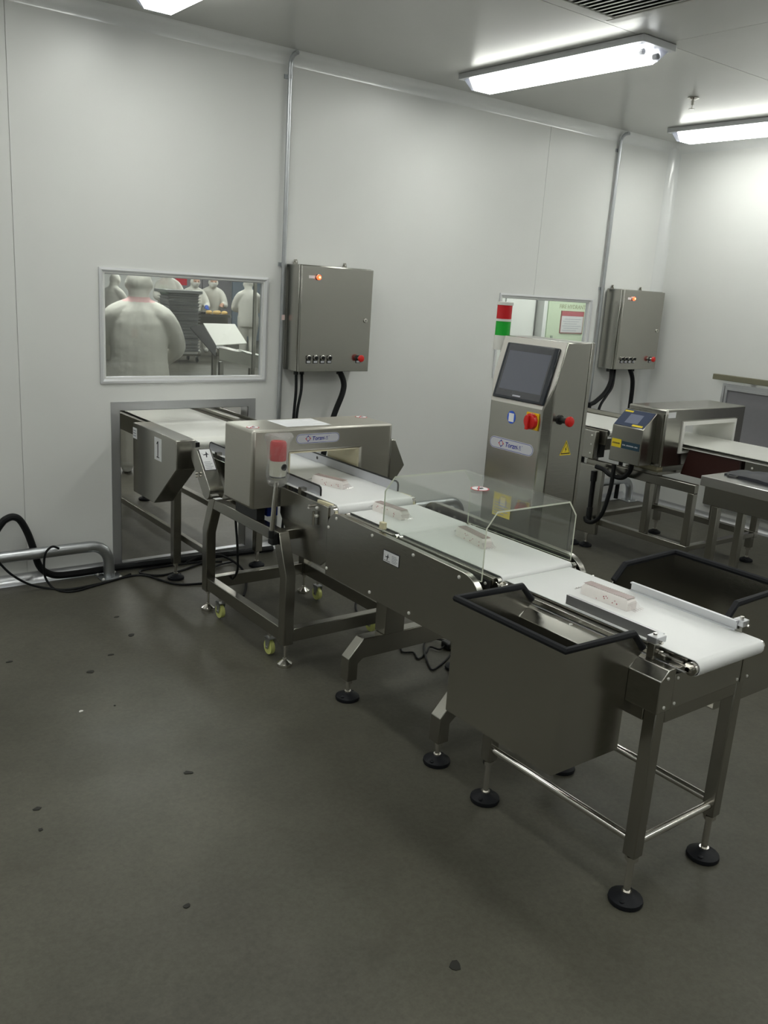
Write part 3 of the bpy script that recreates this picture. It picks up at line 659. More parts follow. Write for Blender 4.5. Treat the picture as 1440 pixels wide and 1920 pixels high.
for y in (YC-0.38, YC+0.38):
    bm = B(); box(bm, XL+0.051, XRr-0.001, y-0.021, y+0.021, 0.115, 0.175); obj('cross_rail', bm, STEELD, t, bevel=0.003)
for y in (YC-0.28, YC+0.28):
    bm = B(); box(bm, XL+0.049, XRr+0.001, y-0.02, y+0.02, 0.55, 0.595); obj('cross_rail', bm, STEELD, t, bevel=0.003)
bm = B(); ring_y(bm, (1.780, 2.532, 0.662, 1.010), (1.966, 2.345, 0.700, 0.906), -1.345, -1.080); hd = obj('detector_head', bm, STEELR, t, bevel=0.013)
bm = B(); ring_y(bm, (1.9665, 2.3445, 0.7005, 0.9055), (1.973, 2.338, 0.707, 0.899), -1.340, -1.085); obj('tunnel_liner', bm, LINER, hd, smooth=False)
for x in (1.83, 2.40):
    bm = B(); box(bm, x, x+0.04, -1.31, -1.11, 0.601, 0.6615); obj('rubber_mount', bm, BLK, t)
logo_plate(hd, (1.995, -1.3455, 0.941), X_, Z_, 0.230, 0.044)
no_entry(hd, (1.823, -1.265, 1.0105), X_, Y_, 0.028); no_entry(hd, (2.492, -1.135, 1.0105), X_, Y_, 0.03)
bm = B(); prism(bm, [(2.533, 0.93), (2.560, 0.93), (2.625, 0.80), (2.577, 0.735), (2.533, 0.735)], 'y', -1.335, -1.10); obj('control_box', bm, STEEL, t, bevel=0.004)
# belt unit
bm = B(); belt_loop(bm, 1.945, 2.330, -0.50, -1.780, 0.770, 0.028); obj('belt', bm, BELT, t)
bm = B(); cyl(bm, (1.925, -1.752, 0.742), (2.350, -1.752, 0.742), 0.0245, 16); obj('roller', bm, CHROME, t)
bm = B(); cyl(bm, (1.925, -0.528, 0.742), (2.350, -0.528, 0.742), 0.0245, 16); obj('roller', bm, CHROME, t)
for x0, x1 in ((1.918, 1.928), (2.347, 2.357)):
    bm = B(); prism(bm, [(-1.36, 0.757), (-1.74, 0.757), (-1.745, 0.53), (-1.70, 0.495), (-1.46, 0.485), (-1.41, 0.58), (-1.36, 0.64)], 'x', x0, x1); sp = obj('side_plate', bm, STEEL, t, bevel=0.002)
    bm = B(); prism(bm, [(-1.06, 0.757), (-0.52, 0.757), (-0.52, 0.70), (-0.70, 0.575), (-0.80, 0.555), (-0.95, 0.555), (-1.06, 0.60)], 'x', x0, x1); sp2 = obj('side_plate', bm, STEEL, t, bevel=0.002)
    s = -1 if x0 < 2 else 1
    for p, q in (((-1.60, 0.72), sp), ((-1.66, 0.735), sp), ((-1.66, 0.70), sp), ((-0.98, 0.715), sp2), ((-0.97, 0.62), sp2), ((-0.96, 0.575), sp2)):
        bolt(q, (x0 if s < 0 else x1, p[0], p[1]), X_*s, 0.007, 0.008)
    bm = B(); prism(bm, [(-1.36, 0.757), (-1.06, 0.757), (-1.06, 0.715), (-1.36, 0.715)], 'x', x0+0.05*(s < 0)+(-0.05)*(s > 0), x1+0.05*(s < 0)-0.05*(s > 0)); obj('slider_edge', bm, STEELD, t)
    xa, xb = (1.929, 1.943) if s < 0 else (2.332, 2.346)
    bm = B(); prism(bm, [(-1.64, 0.765), (-1.70, 0.768), (-1.745, 0.768), (-1.772, 0.755), (-1.782, 0.735), (-1.77, 0.715), (-1.64, 0.715)], 'x', xa, xb); obj('roller_block', bm, CREAM, t, bevel=0.002)
    bm = B(); cyl(bm, (1.90 if s < 0 else 2.375, -1.62, 0.735), (1.918 if s < 0 else 2.357, -1.62, 0.735), 0.006, 8); cyl(bm, (1.905 if s < 0 else 2.37, -1.655, 0.72), (1.905 if s < 0 else 2.37, -1.655, 0.66), 0.006, 8); obj('tension_screw', bm, CHROME, t)
def guide(x, y0, y1, z0, z1):
    bm = B(); prism(bm, [(y0, z0), (y1, z0), (y1, z1-0.014), (y1+0.004, z1-0.004), (y1+0.014, z1), (y0-0.014, z1), (y0-0.004, z1-0.004), (y0, z1-0.014)], 'x', x, x+0.006); gd = obj('guide_plate', bm, GUIDE, t)
    bm = B(); tube(bm, [(x+0.003, y1, z0), (x+0.003, y1, z1-0.014), (x+0.003, y1+0.004, z1-0.004), (x+0.003, y1+0.014, z1), (x+0.003, y0-0.014, z1), (x+0.003, y0-0.004, z1-0.004), (x+0.003, y0, z1-0.014), (x+0.003, y0, z0)], 0.0042, 8); obj('black_edging', bm, BLK, gd)
    return gd
gl = guide(1.957, -0.57, -1.618, 0.773, 0.813); gr = guide(2.322, -0.60, -1.675, 0.773, 0.815)
bm = B(); poly_plate(bm, (2.3215, -1.02, 0.795), (0, -1, 0), Z_, circ(0.008, 14), 0.0008); obj('hole', bm, BLK, gr)
for y in (-0.70, -1.50):
    bm = B(); box(bm, 1.929, 1.9565, y-0.012, y+0.012, 0.745, 0.785); obj('guide_bracket', bm, STEELD, t)
    bm = B(); box(bm, 2.3285, 2.347, y-0.012, y+0.012, 0.745, 0.785); obj('guide_bracket', bm, STEELD, t)
# belt drive guard (slanted capsule) with its sticker
def capsule(a, b, r, n=8):
    a, b = Vector(a), Vector(b); d = (b-a).normalized(); e = Vector((-d.y, d.x)); pts = []
    for k in range(n+1):
        th = -math.pi/2+math.pi*k/n; q = b + (d*math.cos(th)+e*math.sin(th))*r; pts.append((q.x, q.y))
    for k in range(n+1):
        th = math.pi/2+math.pi*k/n; q = a + (d*math.cos(th)+e*math.sin(th))*r; pts.append((q.x, q.y))
    return pts
ga, gbb = (-0.705, 0.775), (-0.835, 0.628)
bm = B(); prism(bm, capsule(ga, gbb, 0.042), 'x', 1.812, 1.888); gd = obj('drive_guard', bm, STEEL, t, bevel=0.003)
d = Vector((0, gbb[0]-ga[0], gbb[1]-ga[1])).normalized(); nn = Vector((0, -abs(d.z), d.y)).normalized()
nn = Vector((0, d.z, -d.y)); nn = nn if nn.y < 0 else -nn
o_ = Vector((1.822, ga[0], ga[1])) + nn*0.0425 + d*0.105
warn_sticker(gd, o_, X_, -d, 0.056, 0.115)
for zz in (0.70, 0.685):
    bm = B(); cyl(bm, (1.795, -0.752, zz), (1.808, -0.752, zz), 0.006, 8); obj('screw', bm, CHROME, gd)
bm = B(); box(bm, 1.83, 1.868, -0.905, -0.875, 0.5997, 0.601); obj('white_tag', bm, PAPER, t)
bm = B(); box(bm, 1.90, 1.955, -1.28, -1.22, 0.602, 0.655); obj('blue_connector', bm, mat('blue_connector_plastic', (0.01, 0.04, 0.35), 0, 0.4), t, bevel=0.004)
bm = B(); box(bm, 2.02, 2.26, -1.60, -1.40, 0.60, 0.69); obj('motor_housing', bm, BLK, t, bevel=0.01)
# beacon on its pole in a plastic bag
bm = B(); box(bm, 1.795, 1.823, -1.515, -1.475, 0.545, 0.60); obj('beacon_bracket', bm, BLK, t, bevel=0.004)
bm = B(); tube(bm, [(1.793, -1.505, 0.575), (1.811, -1.505, 0.82)], 0.0105, 14); bpole = obj('beacon_pole', bm, CHROME, t)
bm = B(); lathe(bm, [(0.010, 0.575), (0.0135, 0.578), (0.0135, 0.610), (0.011, 0.612)], (1.795, -1.505, 0), 14); obj('pole_socket', bm, BLK, bpole)
bc = (1.814, -1.505, 0)
bm = B(); lathe(bm, [(0.020, 0.83), (0.030, 0.838), (0.034, 0.85), (0.034, 0.912)], bc, 24); bb = obj('beacon_base', bm, mat('ivory_beacon_plastic', (0.70, 0.70, 0.58), 0, 0.4), t)
bm = B(); lathe(bm, [(0.0343, 0.842), (0.0343, 0.848)], bc, 24); obj('base_ring', bm, BLK, bb)
dirn = Vector((0.35, -0.93, 0)).normalized()
bm = B(); p0 = Vector((bc[0], bc[1], 0.888))+dirn*0.028; tube(bm, [p0, p0+dirn*0.010, p0+dirn*0.012], [0.015, 0.014, 0.006], 18); obj('buzzer_port', bm, BLK, bb)
bm = B(); lathe(bm, [(0.0335, 0.913), (0.0345, 0.92), (0.0345, 0.985), (0.030, 0.994), (0.012, 0.996)], bc, 24); obj('red_beacon_lens', bm, LAMPR, t)
bm = B(); n = 26; rings = []
prof = [(0.012, 0.800), (0.030, 0.806), (0.044, 0.820), (0.050, 0.845), (0.046, 0.872), (0.045, 0.90), (0.046, 0.94), (0.048, 0.975), (0.052, 1.0), (0.046, 1.008)]
rnd = random.Random(3)
for i, (r, z) in enumerate(prof):
    ring = []
    for k in range(n):
        a = 2*math.pi*k/n; q = r*(1+rnd.uniform(-0.10, 0.10)); zz = z + (0.018*abs(math.cos(a)) if i >= 8 else 0) + rnd.uniform(-0.003, 0.003)
        ex = 1.18 if i >= 8 else 1.0
        ring.append(bm.verts.new((bc[0]+q*math.cos(a)*ex, bc[1]+q*math.sin(a)*0.85, zz)))
    rings.append(ring)
for A, D in zip(rings, rings[1:]):
    for k in range(n): bm.faces.new((A[k], A[(k+1)%n], D[(k+1)%n], D[k]))
bm.faces.new(rings[-1])
tag(obj('plastic_bag', bm, BAG, smooth=False), 'crinkled clear plastic bag wrapped over the red beacon', 'plastic bag')
# sheet of paper on the head
bm = B(); plate(bm, (1.975, -1.298, 1.0106), X_, Y_, 0.236, 0.18, 0.0008); pp = tag(obj('paper_sheet', bm, PAPER, smooth=False), 'white sheet of paper lying on top of the tunnel head with the logo', 'paper')
for k in range(9):
    bm = B(); plate(bm, (1.99, -1.285+k*0.018, 1.0115), X_, Y_, 0.205 if k % 3 else 0.14, 0.003, 0.0002); obj('print_line', bm, mat('pale_grey_ink', (0.6, 0.61, 0.65), 0, 0.7), pp)

# ------------------------------------------------------------------ line 1: checkweigher
t = thing('checkweigher', 'stainless checkweigher with two short white belts and dark flat side panel', 'checkweigher', (2.147, -2.24, 0))
def wpanel(x0, x1, label=None):
    P = [(-1.79, 0.492), (-1.79, 0.70), (-1.795, 0.722), (-1.81, 0.742), (-1.83, 0.755), (-1.86, 0.762), (-2.60, 0.750)]
    P += [(-2.60-0.098*math.sin(a), 0.652+0.098*math.cos(a)) for a in [math.pi/2*k/8 for k in range(1, 9)]] + [(-2.698, 0.492)]
    bm = B(); prism(bm, P, 'x', x0, x1); return obj('side_panel', bm, STEEL, t, bevel=0.002)
pl = wpanel(1.885, 1.910); pr = wpanel(2.384, 2.409)
for x0, x1 in ((1.911, 1.956), (2.342, 2.383)):
    bm = B(); box(bm, x0, x1, -2.66, -1.83, 0.665, 0.675); obj('gap_shade_plate', bm, DARK, t)  # added dark plate: paints the shade at the bottom of the panel-to-rail gap
for y, z in ((-1.853, 0.742), (-1.80, 0.693), (-1.80, 0.52), (-2.095, 0.738), (-2.342, 0.733), (-2.587, 0.728), (-2.1, 0.515), (-2.342, 0.515)):
    bolt(pl, (1.885, y, z), MX, 0.0068, 0.004)
    bolt(pr, (2.409, y, z), X_, 0.0052, 0.003)
warn_sticker(pl, (1.8845, -2.174, 0.664), (0, -1, 0), Z_, 0.090, 0.041)
for ya, yb in ((-1.802, -2.146), (-2.152, -2.694)):
    bm = B(); belt_loop(bm, 1.980, 2.318, ya, yb, 0.748, 0.014, 0.002); wb_ = obj('weigh_belt', bm, BELT, t)
    for x0, x1 in ((1.956, 1.977), (2.321, 2.342)):
        bm = B(); box(bm, x0, x1, yb+0.02, ya-0.012, 0.715, 0.741); r_ = obj('belt_rail', bm, STEELD, t, bevel=0.003)
        bm = B(); box(bm, x0-0.004 if x0 < 2 else x1, x0 if x0 < 2 else x1+0.004, yb+0.03, ya-0.02, 0.700, 0.728); obj('gap_shade_strip', bm, DARK, r_)  # dark strip beside the rail, the gap's shade put into its colour
        for yy in (ya-0.05, ya-0.15, yb+0.10, yb+0.05):
            bolt(r_, (x0-0.004 if x0 < 2 else x1+0.004, yy, 0.714), MX if x0 < 2 else X_, 0.006, 0.004)
        for yy in (ya-0.010, yb+0.010):
            bm = B(); cyl(bm, (x0+0.004, yy, 0.733), (x1-0.001, yy, 0.733), 0.011, 14); obj('roller_end', bm, CHROME, t)
            bm = B(); lathe(bm, [(0.014, -0.004), (0.014, 0.004)], (x0+0.006 if x0 < 2 else x1-0.006, yy, 0.716), 12, 'x'); obj('idler_wheel', bm, CHROME, t)
bm = B(); box(bm, 1.99, 2.31, -2.66, -1.83, 0.60, 0.705); obj('load_cell_body', bm, STEELD, t, bevel=0.004)
for y in (-1.954, -2.523):
    P = [(1.892, 0.088), (1.892, 0.188), (1.962, 0.262), (2.46, 0.262), (2.53, 0.188), (2.53, 0.088), (2.482, 0.088), (2.482, 0.160), (2.458, 0.178), (1.964, 0.178), (1.940, 0.158), (1.940, 0.088)]
    bm = B(); prism(bm, P, 'y', y-0.026, y+0.026); obj('base_beam', bm, STEELD, t, bevel=0.003)
    foot(t, 1.916, y, 0.089, 0.05, 0.009); foot(t, 2.506, y, 0.089, 0.05, 0.009)
    bm = B(); box(bm, 2.06, 2.16, y-0.035, y+0.035, 0.262, 0.60); obj('post', bm, STEELD, t, bevel=0.003)
# folded acrylic guard
def guard_sheet():
    out = [(1.930, 0.722), (1.930, 0.905), (1.974, 0.958), (2.326, 0.958), (2.368, 0.905), (2.368, 0.735)]
    th = 0.006; n = len(out); inn = []
    for i, p in enumerate(out):
        nrm = Vector((0, 0))
        for j in (i-1, i):
            if 0 <= j < n-1:
                d = Vector(out[j+1])-Vector(out[j]); e = Vector((d.y, -d.x)).normalized(); nrm += e
        nrm.normalize()
        cnt = 1.0 if i in (0, n-1) else 1.06
        inn.append((p[0]+nrm.x*th*cnt, p[1]+nrm.y*th*cnt))
    y0, y1 = -2.645, -2.095
    bm = B(); V = [[bm.verts.new((x, y, z)) for x, z in l] for y in (y0, y1) for l in (out, inn)]
    for i in range(n-1):
        bm.faces.new((V[0][i], V[0][i+1], V[2][i+1], V[2][i])); bm.faces.new((V[1][i+1], V[1][i], V[3][i], V[3][i+1]))
        for q in (0, 2):
            f = bm.faces.new((V[q][i], V[q][i+1], V[q+1][i+1], V[q+1][i])); f.material_index = 1
    for i in (0, n-1):
        f = bm.faces.new((V[0][i], V[1][i], V[3][i], V[2][i])); f.material_index = 1
    return bm
ag = tag(obj('acrylic_guard', guard_sheet(), [ACRYL, ACEDGE], smooth=False), 'clear folded acrylic cover over the short white belts', 'guard')
no_entry(ag, (2.146, -2.375, 0.9582), X_, Y_, 0.034)
bm = B(); plate(bm, (2.3615, -2.232, 0.806), (0, -1, 0), Z_, 0.096, 0.092, 0.0008); ys = obj('yellow_notice', bm, mat('faded_yellow_label', (0.62, 0.52, 0.14), 0, 0.5), ag)
bm = B(); plate(bm, (2.3606, -2.237, 0.872), (0, -1, 0), Z_, 0.086, 0.022, 0.0003); obj('notice_header', bm, YEL2, ys)
for k in range(5):
    bm = B(); plate(bm, (2.3606, -2.241, 0.814+k*0.011), (0, -1, 0), Z_, 0.075 if k % 2 else 0.055, 0.003, 0.0003); obj('print_line', bm, GREYINK, ys)
for x0, x1 in ((1.912, 1.9295),):
    for y in (-2.11,):
        bm = B(); box(bm, x0, x1, y-0.013, y+0.013, 0.7635 if y > -2.3 else 0.7515, 0.79); obj('guard_clip', bm, CREAM if y > -2.3 else STEELD, t, bevel=0.002)

# ------------------------------------------------------------------ control cabinet with touch screen
t = thing('control_cabinet', 'stainless control cabinet with slanted touch screen and red rotary switch', 'control cabinet', (2.75, -2.03, 0))
xf, xb, ya, yb, ch = 2.640, 2.858, -2.210, -1.850, 0.030     # front, back, near, far
zs0, zs1, xt = 1.195, 1.470, 2.717
def zslant(x): return zs0 + (x-xf)*(zs1-zs0)/(xt-xf)
bm = B(); zb = 0.30
lo = [(xf, ya+ch), (xf, yb-ch), (xf+ch, yb), (xb, yb), (xb, ya), (xf+ch, ya)]
Lw = [bm.verts.new((x, y, zb)) for x, y in lo]
Up = {}
v_fn = bm.verts.new((xf, ya+ch, zs0)); v_ff = bm.verts.new((xf, yb-ch, zs0))
v_cn = bm.verts.new((xf+ch, ya, zslant(xf+ch))); v_cf = bm.verts.new((xf+ch, yb, zslant(xf+ch)))
v_tn = bm.verts.new((xt, ya, zs1)); v_tf = bm.verts.new((xt, yb, zs1)); v_bn = bm.verts.new((xb, ya, zs1)); v_bf = bm.verts.new((xb, yb, zs1))
bm.faces.new((Lw[0], Lw[1], v_ff, v_fn)); bm.faces.new((Lw[1], Lw[2], v_cf, v_ff)); bm.faces.new((Lw[2], Lw[3], v_bf, v_tf, v_cf))
bm.faces.new((Lw[3], Lw[4], v_bn, v_bf)); bm.faces.new((Lw[4], Lw[5], v_cn, v_tn, v_bn)); bm.faces.new((Lw[5], Lw[0], v_fn, v_cn))
bm.faces.new((v_fn, v_ff, v_cf, v_tf, v_tn, v_cn)); bm.faces.new((v_tn, v_tf, v_bf, v_bn)); bm.faces.new(Lw[::-1])
slant = [v.co.copy() for v in (v_fn, v_ff, v_cf, v_tf, v_tn, v_cn)]
body = obj('body', bm, STEEL, t, bevel=0.004)
bm = B(); box(bm, xb+0.003, xb+0.022, ya, yb, zb, zs1); obj('rear_door', bm, STEEL, t, bevel=0.002)
bm = B(); box(bm, xb+0.0002, xb+0.0028, ya+0.006, yb-0.006, zb+0.006, zs1-0.006); obj('door_seal', bm, DARK, t)
for x in (xf+0.04, xb-0.04):
    for y in (ya+0.04, yb-0.04):
        bm = B(); box(bm, x-0.018, x+0.018, y-0.018, y+0.018, 0.07, zb-0.0005); obj('leg', bm, STEELD, t)
        foot(t, x, y, 0.071, 0.035, 0.007)
uS = Vector((0, -1, 0)); vS = Vector((xt-xf, 0, zs1-zs0)).normalized(); nS = uS.cross(vS)
ctr = sum(slant, Vector())/6
bm = B(); A = [bm.verts.new(ctr+(p-ctr)*0.985+nS*0.0002) for p in slant]; D = [bm.verts.new(ctr+(p-ctr)*0.985+nS*0.0018) for p in slant]
bm.faces.new(A[::-1]); bm.faces.new(D)
for k in range(6): bm.faces.new((A[k], A[(k+1)%6], D[(k+1)%6], D[k]))
obj('screen_plate', bm, mat('satin_plate_steel', (0.66, 0.64, 0.60), 1.0, 0.42), t)
def on_slant(yy, h): return Vector((xf, yy, zs0)) + vS*h + nS*0.002
bm = B(); plate(bm, on_slant(-1.888, 0.018), uS, vS, 0.296, 0.238, 0.010); sc = obj('touch_screen', bm, SCR, t, bevel=0.006)
bm = B(); plate(bm, on_slant(-1.915, 0.058)+nS*0.0102, uS, vS, 0.238, 0.165, 0.0006); obj('display', bm, SCRD, sc)
bm = B(); plate(bm, on_slant(-2.005, 0.034)+nS*0.0102, uS, vS, 0.045, 0.006, 0.0004); obj('maker_mark', bm, PLATE, sc)
bm = B(); plate(bm, on_slant(-1.905, 0.030)+nS*0.0105, uS, vS, 0.256, 0.226, 0.0006); obj('protective_film', bm, glass_mat('screen_film', (0.93, 0.93, 0.95), 0.12, 1.45, 0.04), sc)
# blue round sticker (code left out), rotary switch
bm = B(); poly_plate(bm, (xf-0.0003, -2.011, 1.142), uS, Z_, circ(0.027, 24, 0.024), 0.0008); bs = obj('round_sticker', bm, SKYB, t)
bm = B(); plate(bm, (xf-0.0011, -1.996, 1.123), uS, Z_, 0.030, 0.036, 0.0004); obj('sticker_panel', bm, PAPER, bs)
bm = B(); box(bm, xf-0.006, xf-0.0003, -2.168, -2.100, 1.110, 1.180); rs = obj('rotary_switch', bm, YEL, t, bevel=0.002)
bm = B(); lathe(bm, [(0.033, -0.006), (0.034, -0.010), (0.031, -0.022), (0.022, -0.026)], (xf, -2.134, 1.145), 22, 'x'); dl = obj('dial', bm, RED, rs)
bm = B(); plate(bm, (xf-0.0265, -2.126, 1.112), uS, Z_, 0.015, 0.060, 0.012); obj('grip', bm, RED, dl, bevel=0.003)
bm = B(); poly_plate(bm, (xf-0.0062, -2.158, 1.165), uS, Z_, [(0,0.006),(-0.004,-0.004),(0.004,-0.004)], 0.0003); obj('mark', bm, INK, rs)
logo_plate(t, (xf-0.0003, -1.898, 0.998), uS, Z_, 0.258, 0.050)
bm = B(); tube(bm, [(2.716, ya, 1.160), (2.716, ya-0.005, 1.160), (2.716, ya-0.006, 1.160), (2.716, ya-0.045, 1.160)], [0.020, 0.020, 0.012, 0.012], 16); es = obj('emergency_stop', bm, BLK, t)
bm = B(); tube(bm, [(2.716, ya-0.040, 1.160), (2.716, ya-0.046, 1.160), (2.716, ya-0.056, 1.160), (2.716, ya-0.062, 1.160), (2.716, ya-0.065, 1.160)], [0.012, 0.020, 0.0215, 0.018, 0.008], 20); obj('mushroom_button', bm, RED, es)
tri = [(-0.034, 0), (0.034, 0), (0, 0.062)]
bm = B(); poly_plate(bm, (2.772, ya-0.0003, 1.010), X_, Z_, tri, 0.0008); ws = obj('hazard_sticker', bm, YEL2, t)
def tri_s(k, dz): return [(a*k, dz+b*k) for a, b in tri]
bm = B(); V1 = [bm.verts.new((2.772+a, ya-0.0013, 1.010+b)) for a, b in tri_s(0.84, 0.0045)]; V2 = [bm.verts.new((2.772+a, ya-0.0013, 1.010+b)) for a, b in tri_s(0.68, 0.009)]
for k in range(3): bm.faces.new((V1[k], V1[(k+1)%3], V2[(k+1)%3], V2[k]))
obj('border_line', bm, INK, ws)
bm = B(); poly_plate(bm, (2.772, ya-0.0011, 1.022), X_, Z_, [(0.004, 0.026), (-0.005, 0.012), (0.0, 0.012), (-0.003, 0.0), (0.006, 0.014), (0.001, 0.014)], 0.0004); obj('lightning_bolt', bm, INK, ws)
tx, ty = 2.735, -1.812
bm = B(); lathe(bm, [(0.034, 1.405), (0.035, 1.41), (0.035, 1.466)], (tx, ty, 0), 22); tb = obj('signal_tower', bm, WHP, t)
bm = B(); box(bm, tx-0.02, tx+0.02, ty+0.02-0.058, ty-0.02+0.0, 1.41, 1.44) if False else box(bm, tx-0.02, tx+0.02, -1.8495, -1.842, 1.408, 1.45); obj('tower_bracket', bm, WHP, tb)
bm = B(); lathe(bm, [(0.0325, 1.4665), (0.0325, 1.526)], (tx, ty, 0), 22); obj('green_lens', bm, LAMPG, tb)
bm = B(); lathe(bm, [(0.0345, 1.5265), (0.0345, 1.536)], (tx, ty, 0), 22); obj('spacer_ring', bm, WHP, tb)
bm = B(); lathe(bm, [(0.0325, 1.5365), (0.0325, 1.594)], (tx, ty, 0), 22); obj('red_lens', bm, LAMPR, tb)
bm = B(); lathe(bm, [(0.0355, 1.5945), (0.0355, 1.606), (0.033, 1.608)], (tx, ty, 0), 22); obj('tower_cap', bm, WHP, tb)

# ------------------------------------------------------------------ line 1: outfeed conveyor
t = thing('outfeed_conveyor', 'stainless outfeed conveyor with wide white belt nearest the camera', 'conveyor', (2.09, -3.08, 0))
for x in (1.903, 2.279):
    for y in (-2.79, -3.373):
        bm = B(); box(bm, x-0.02, x+0.02, y-0.02, y+0.02, 0.152, 0.602); obj('leg', bm, STEELD, t, bevel=0.003)
        foot(t, x, y, 0.153, 0.05, 0.010)
    bm = B(); box(bm, x-0.02, x+0.02, -3.352, -2.811, 0.562, 0.602); obj('upper_rail', bm, STEELD, t, bevel=0.002)
    bm = B(); cyl(bm, (x, -2.80, 0.196), (x, -3.36, 0.196), 0.013, 14); obj('lower_tube', bm, CHROME, t)
bm = B(); cyl(bm, (1.918, -3.373, 0.19), (2.264, -3.373, 0.19), 0.013, 14); obj('lower_tube', bm, CHROME, t)
for y in (-2.79, -3.373):
    bm = B(); box(bm, 1.924, 2.258, y-0.02, y+0.02, 0.562, 0.602); obj('end_rail', bm, STEELD, t, bevel=0.002)
for sgn, x in ((1, 1.867), (-1, 2.322)):
    P = [(x, 0.604), (x, 0.698), (x+sgn*0.032, 0.724), (x+sgn*0.062, 0.724), (x+sgn*0.062, 0.604)]
    bm = B(); prism(bm, P, 'y', -3.402, -2.735); sc_ = obj('side_cover', bm, STEEL, t, bevel=0.002)
    bolt(sc_, (x+sgn*0.03, -3.402, 0.701), MY, 0.005, 0.003); bolt(sc_, (x+sgn*0.03, -3.402, 0.618), MY, 0.005, 0.003)
    bolt(sc_, (x+sgn*0.045, -3.05, 0.724), Z_, 0.006, 0.002)
bm = B(); box(bm, 1.931, 2.258, -3.400, -3.385, 0.604, 0.706); ep = obj('end_panel', bm, STEEL, t, bevel=0.002)
for x in (1.945, 2.244):
    for z in (0.692, 0.618): bolt(ep, (x, -3.400, z), MY, 0.005, 0.003)
bm = B(); belt_loop(bm, 1.957, 2.262, -2.712, -3.452, 0.752, 0.0225, 0.0025); obj('belt', bm, BELT, t)
bm = B(); box(bm, 1.957, 2.262, -3.42, -2.745, 0.7335, 0.7465) if False else box(bm, 1.960, 2.259, -3.41, -2.755, 0.727, 0.746); obj('slider_bed', bm, STEELD, t)
for y in (-3.4295, -2.7345):
    bm = B(); cyl(bm, (1.945, y, 0.7295), (2.274, y, 0.7295), 0.0185, 18); rl = obj('roller', bm, CHROME, t)
    for x0, x1 in ((1.933, 1.9445), (2.2745, 2.286)):
        bm = B(); cyl(bm, (x0, y, 0.7295), (x1, y, 0.7295), 0.008, 10); box(bm, x0, x1, y-0.004, y+0.055 if y < -3 else y+0.004, 0.7245, 0.735); obj('bearing_bracket', bm, CHROME, rl)
        bm = B(); xm = (x0+x1)/2; sg = 1 if y < -3 else -1; cyl(bm, (xm, y+sg*0.02, 0.741), (xm, y+sg*0.09, 0.741), 0.0035, 8); cyl(bm, (xm, y+sg*0.082, 0.741), (xm, y+sg*0.09, 0.741), 0.007, 6); obj('tension_bolt', bm, CHROME, rl)
for x0, x1 in ((1.933, 1.955), (2.264, 2.286)):
    bm = B(); box(bm, x0, x1, -3.36, -2.745, 0.725, 0.742); obj('belt_rail', bm, STEELD, t, bevel=0.003)
# guide bars
for sgn, xg, y0, y1 in ((1, 1.968, -2.985, -3.325), (-1, 2.238, -3.00, -3.37)):
    bm = B(); xa = xg if sgn > 0 else xg
    xo = xg - sgn*0.012
    P = [(min(xg, xo), 0.758), (max(xg, xo), 0.758), (max(xg, xo), 0.762), (min(xg, xo)+0.004 if sgn > 0 else max(xg, xo), 0.762), (min(xg, xo)+0.004 if sgn > 0 else max(xg, xo), 0.783), (max(xg, xo), 0.783), (max(xg, xo), 0.787), (min(xg, xo), 0.787)]
    if sgn < 0: P = [(xg, 0.758), (xo, 0.758), (xo, 0.787), (xg, 0.787), (xg, 0.783), (xo-0.004, 0.783), (xo-0.004, 0.762), (xg, 0.762)]
    prism(bm, P, 'y', y1, y0); gb_ = obj('guide_bar', bm, ALU, t)
    xp = 1.925 if sgn > 0 else 2.268
    bm = B(); box(bm, xp-0.012, xp+0.012, y1-0.012, y1+0.012, 0.7245, 0.770); obj('guide_post', bm, STEELD, gb_, bevel=0.002)
    bm = B(); xa, xb2 = sorted((xp-sgn*0.014, xg-sgn*0.0125)); box(bm, xa, xb2, y1-0.016, y1+0.016, 0.7705, 0.789); obj('guide_clamp', bm, ALU, gb_, bevel=0.002)
    bm = B(); cyl(bm, (xp, y1, 0.789), (xp, y1, 0.796), 0.006, 6); cyl(bm, (xp, y1-0.016, 0.776), (xp, y1-0.026, 0.776), 0.005, 8); obj('clamp_bolt', bm, CHROME, gb_)

# reject bins on both sides
def bin_(label, xo, xi, xk):
    # xo outer wall, xi inner top corner, xk lip end over the frame
    s = 1 if xi > xo else -1; y0, y1, z0, z1, th = -3.300, -2.885, 0.455, 0.800, 0.003
    t = thing('reject_bin', label, 'bin', ((xo+xi)/2, -3.09, z0), 'open reject bins beside the outfeed belt')
    bm = B(); xa, xb3 = sorted((xo, xo+s*th)); box(bm, xa, xb3, y0, y1, z0, z1); obj('outer_wall', bm, STEEL, t)
    xe = 1.8655 if s > 0 else 2.3235
    P = [(xo+s*th, z0), (xe, z0), (xe, 0.7035), (xk, 0.735), (xk, 0.740), (xi, z1-0.006), (xo+s*th, z1)]
    for ya_, yb_ in ((y0, y0+th), (y1-th, y1)):
        bm = B(); prism(bm, P, 'y', ya_, yb_); obj('end_wall', bm, STEEL, t)
    bm = B(); xa, xb3 = sorted((xo+s*th, xe)); box(bm, xa, xb3, y0+th, y1-th, z0, z0+th); obj('bottom', bm, STEEL, t)
    bm = B(); zr = z1+0.002
    pts = [(xk-s*0.004, y0+0.0015, 0.746), (xi, y0+0.0015, zr-0.006), (xo+s*0.0015, y0+0.0015, zr), (xo+s*0.0015, y1-0.0015, zr), (xi, y1-0.0015, zr-0.006), (xk-s*0.004, y1-0.0015, 0.746)]
    tube(bm, pts, 0.0108, 8); obj('rubber_edging', bm, RUB, t)
bin_('stainless reject bin with black rubber rim on the near left side of the outfeed', 1.600, 1.866, 1.918)
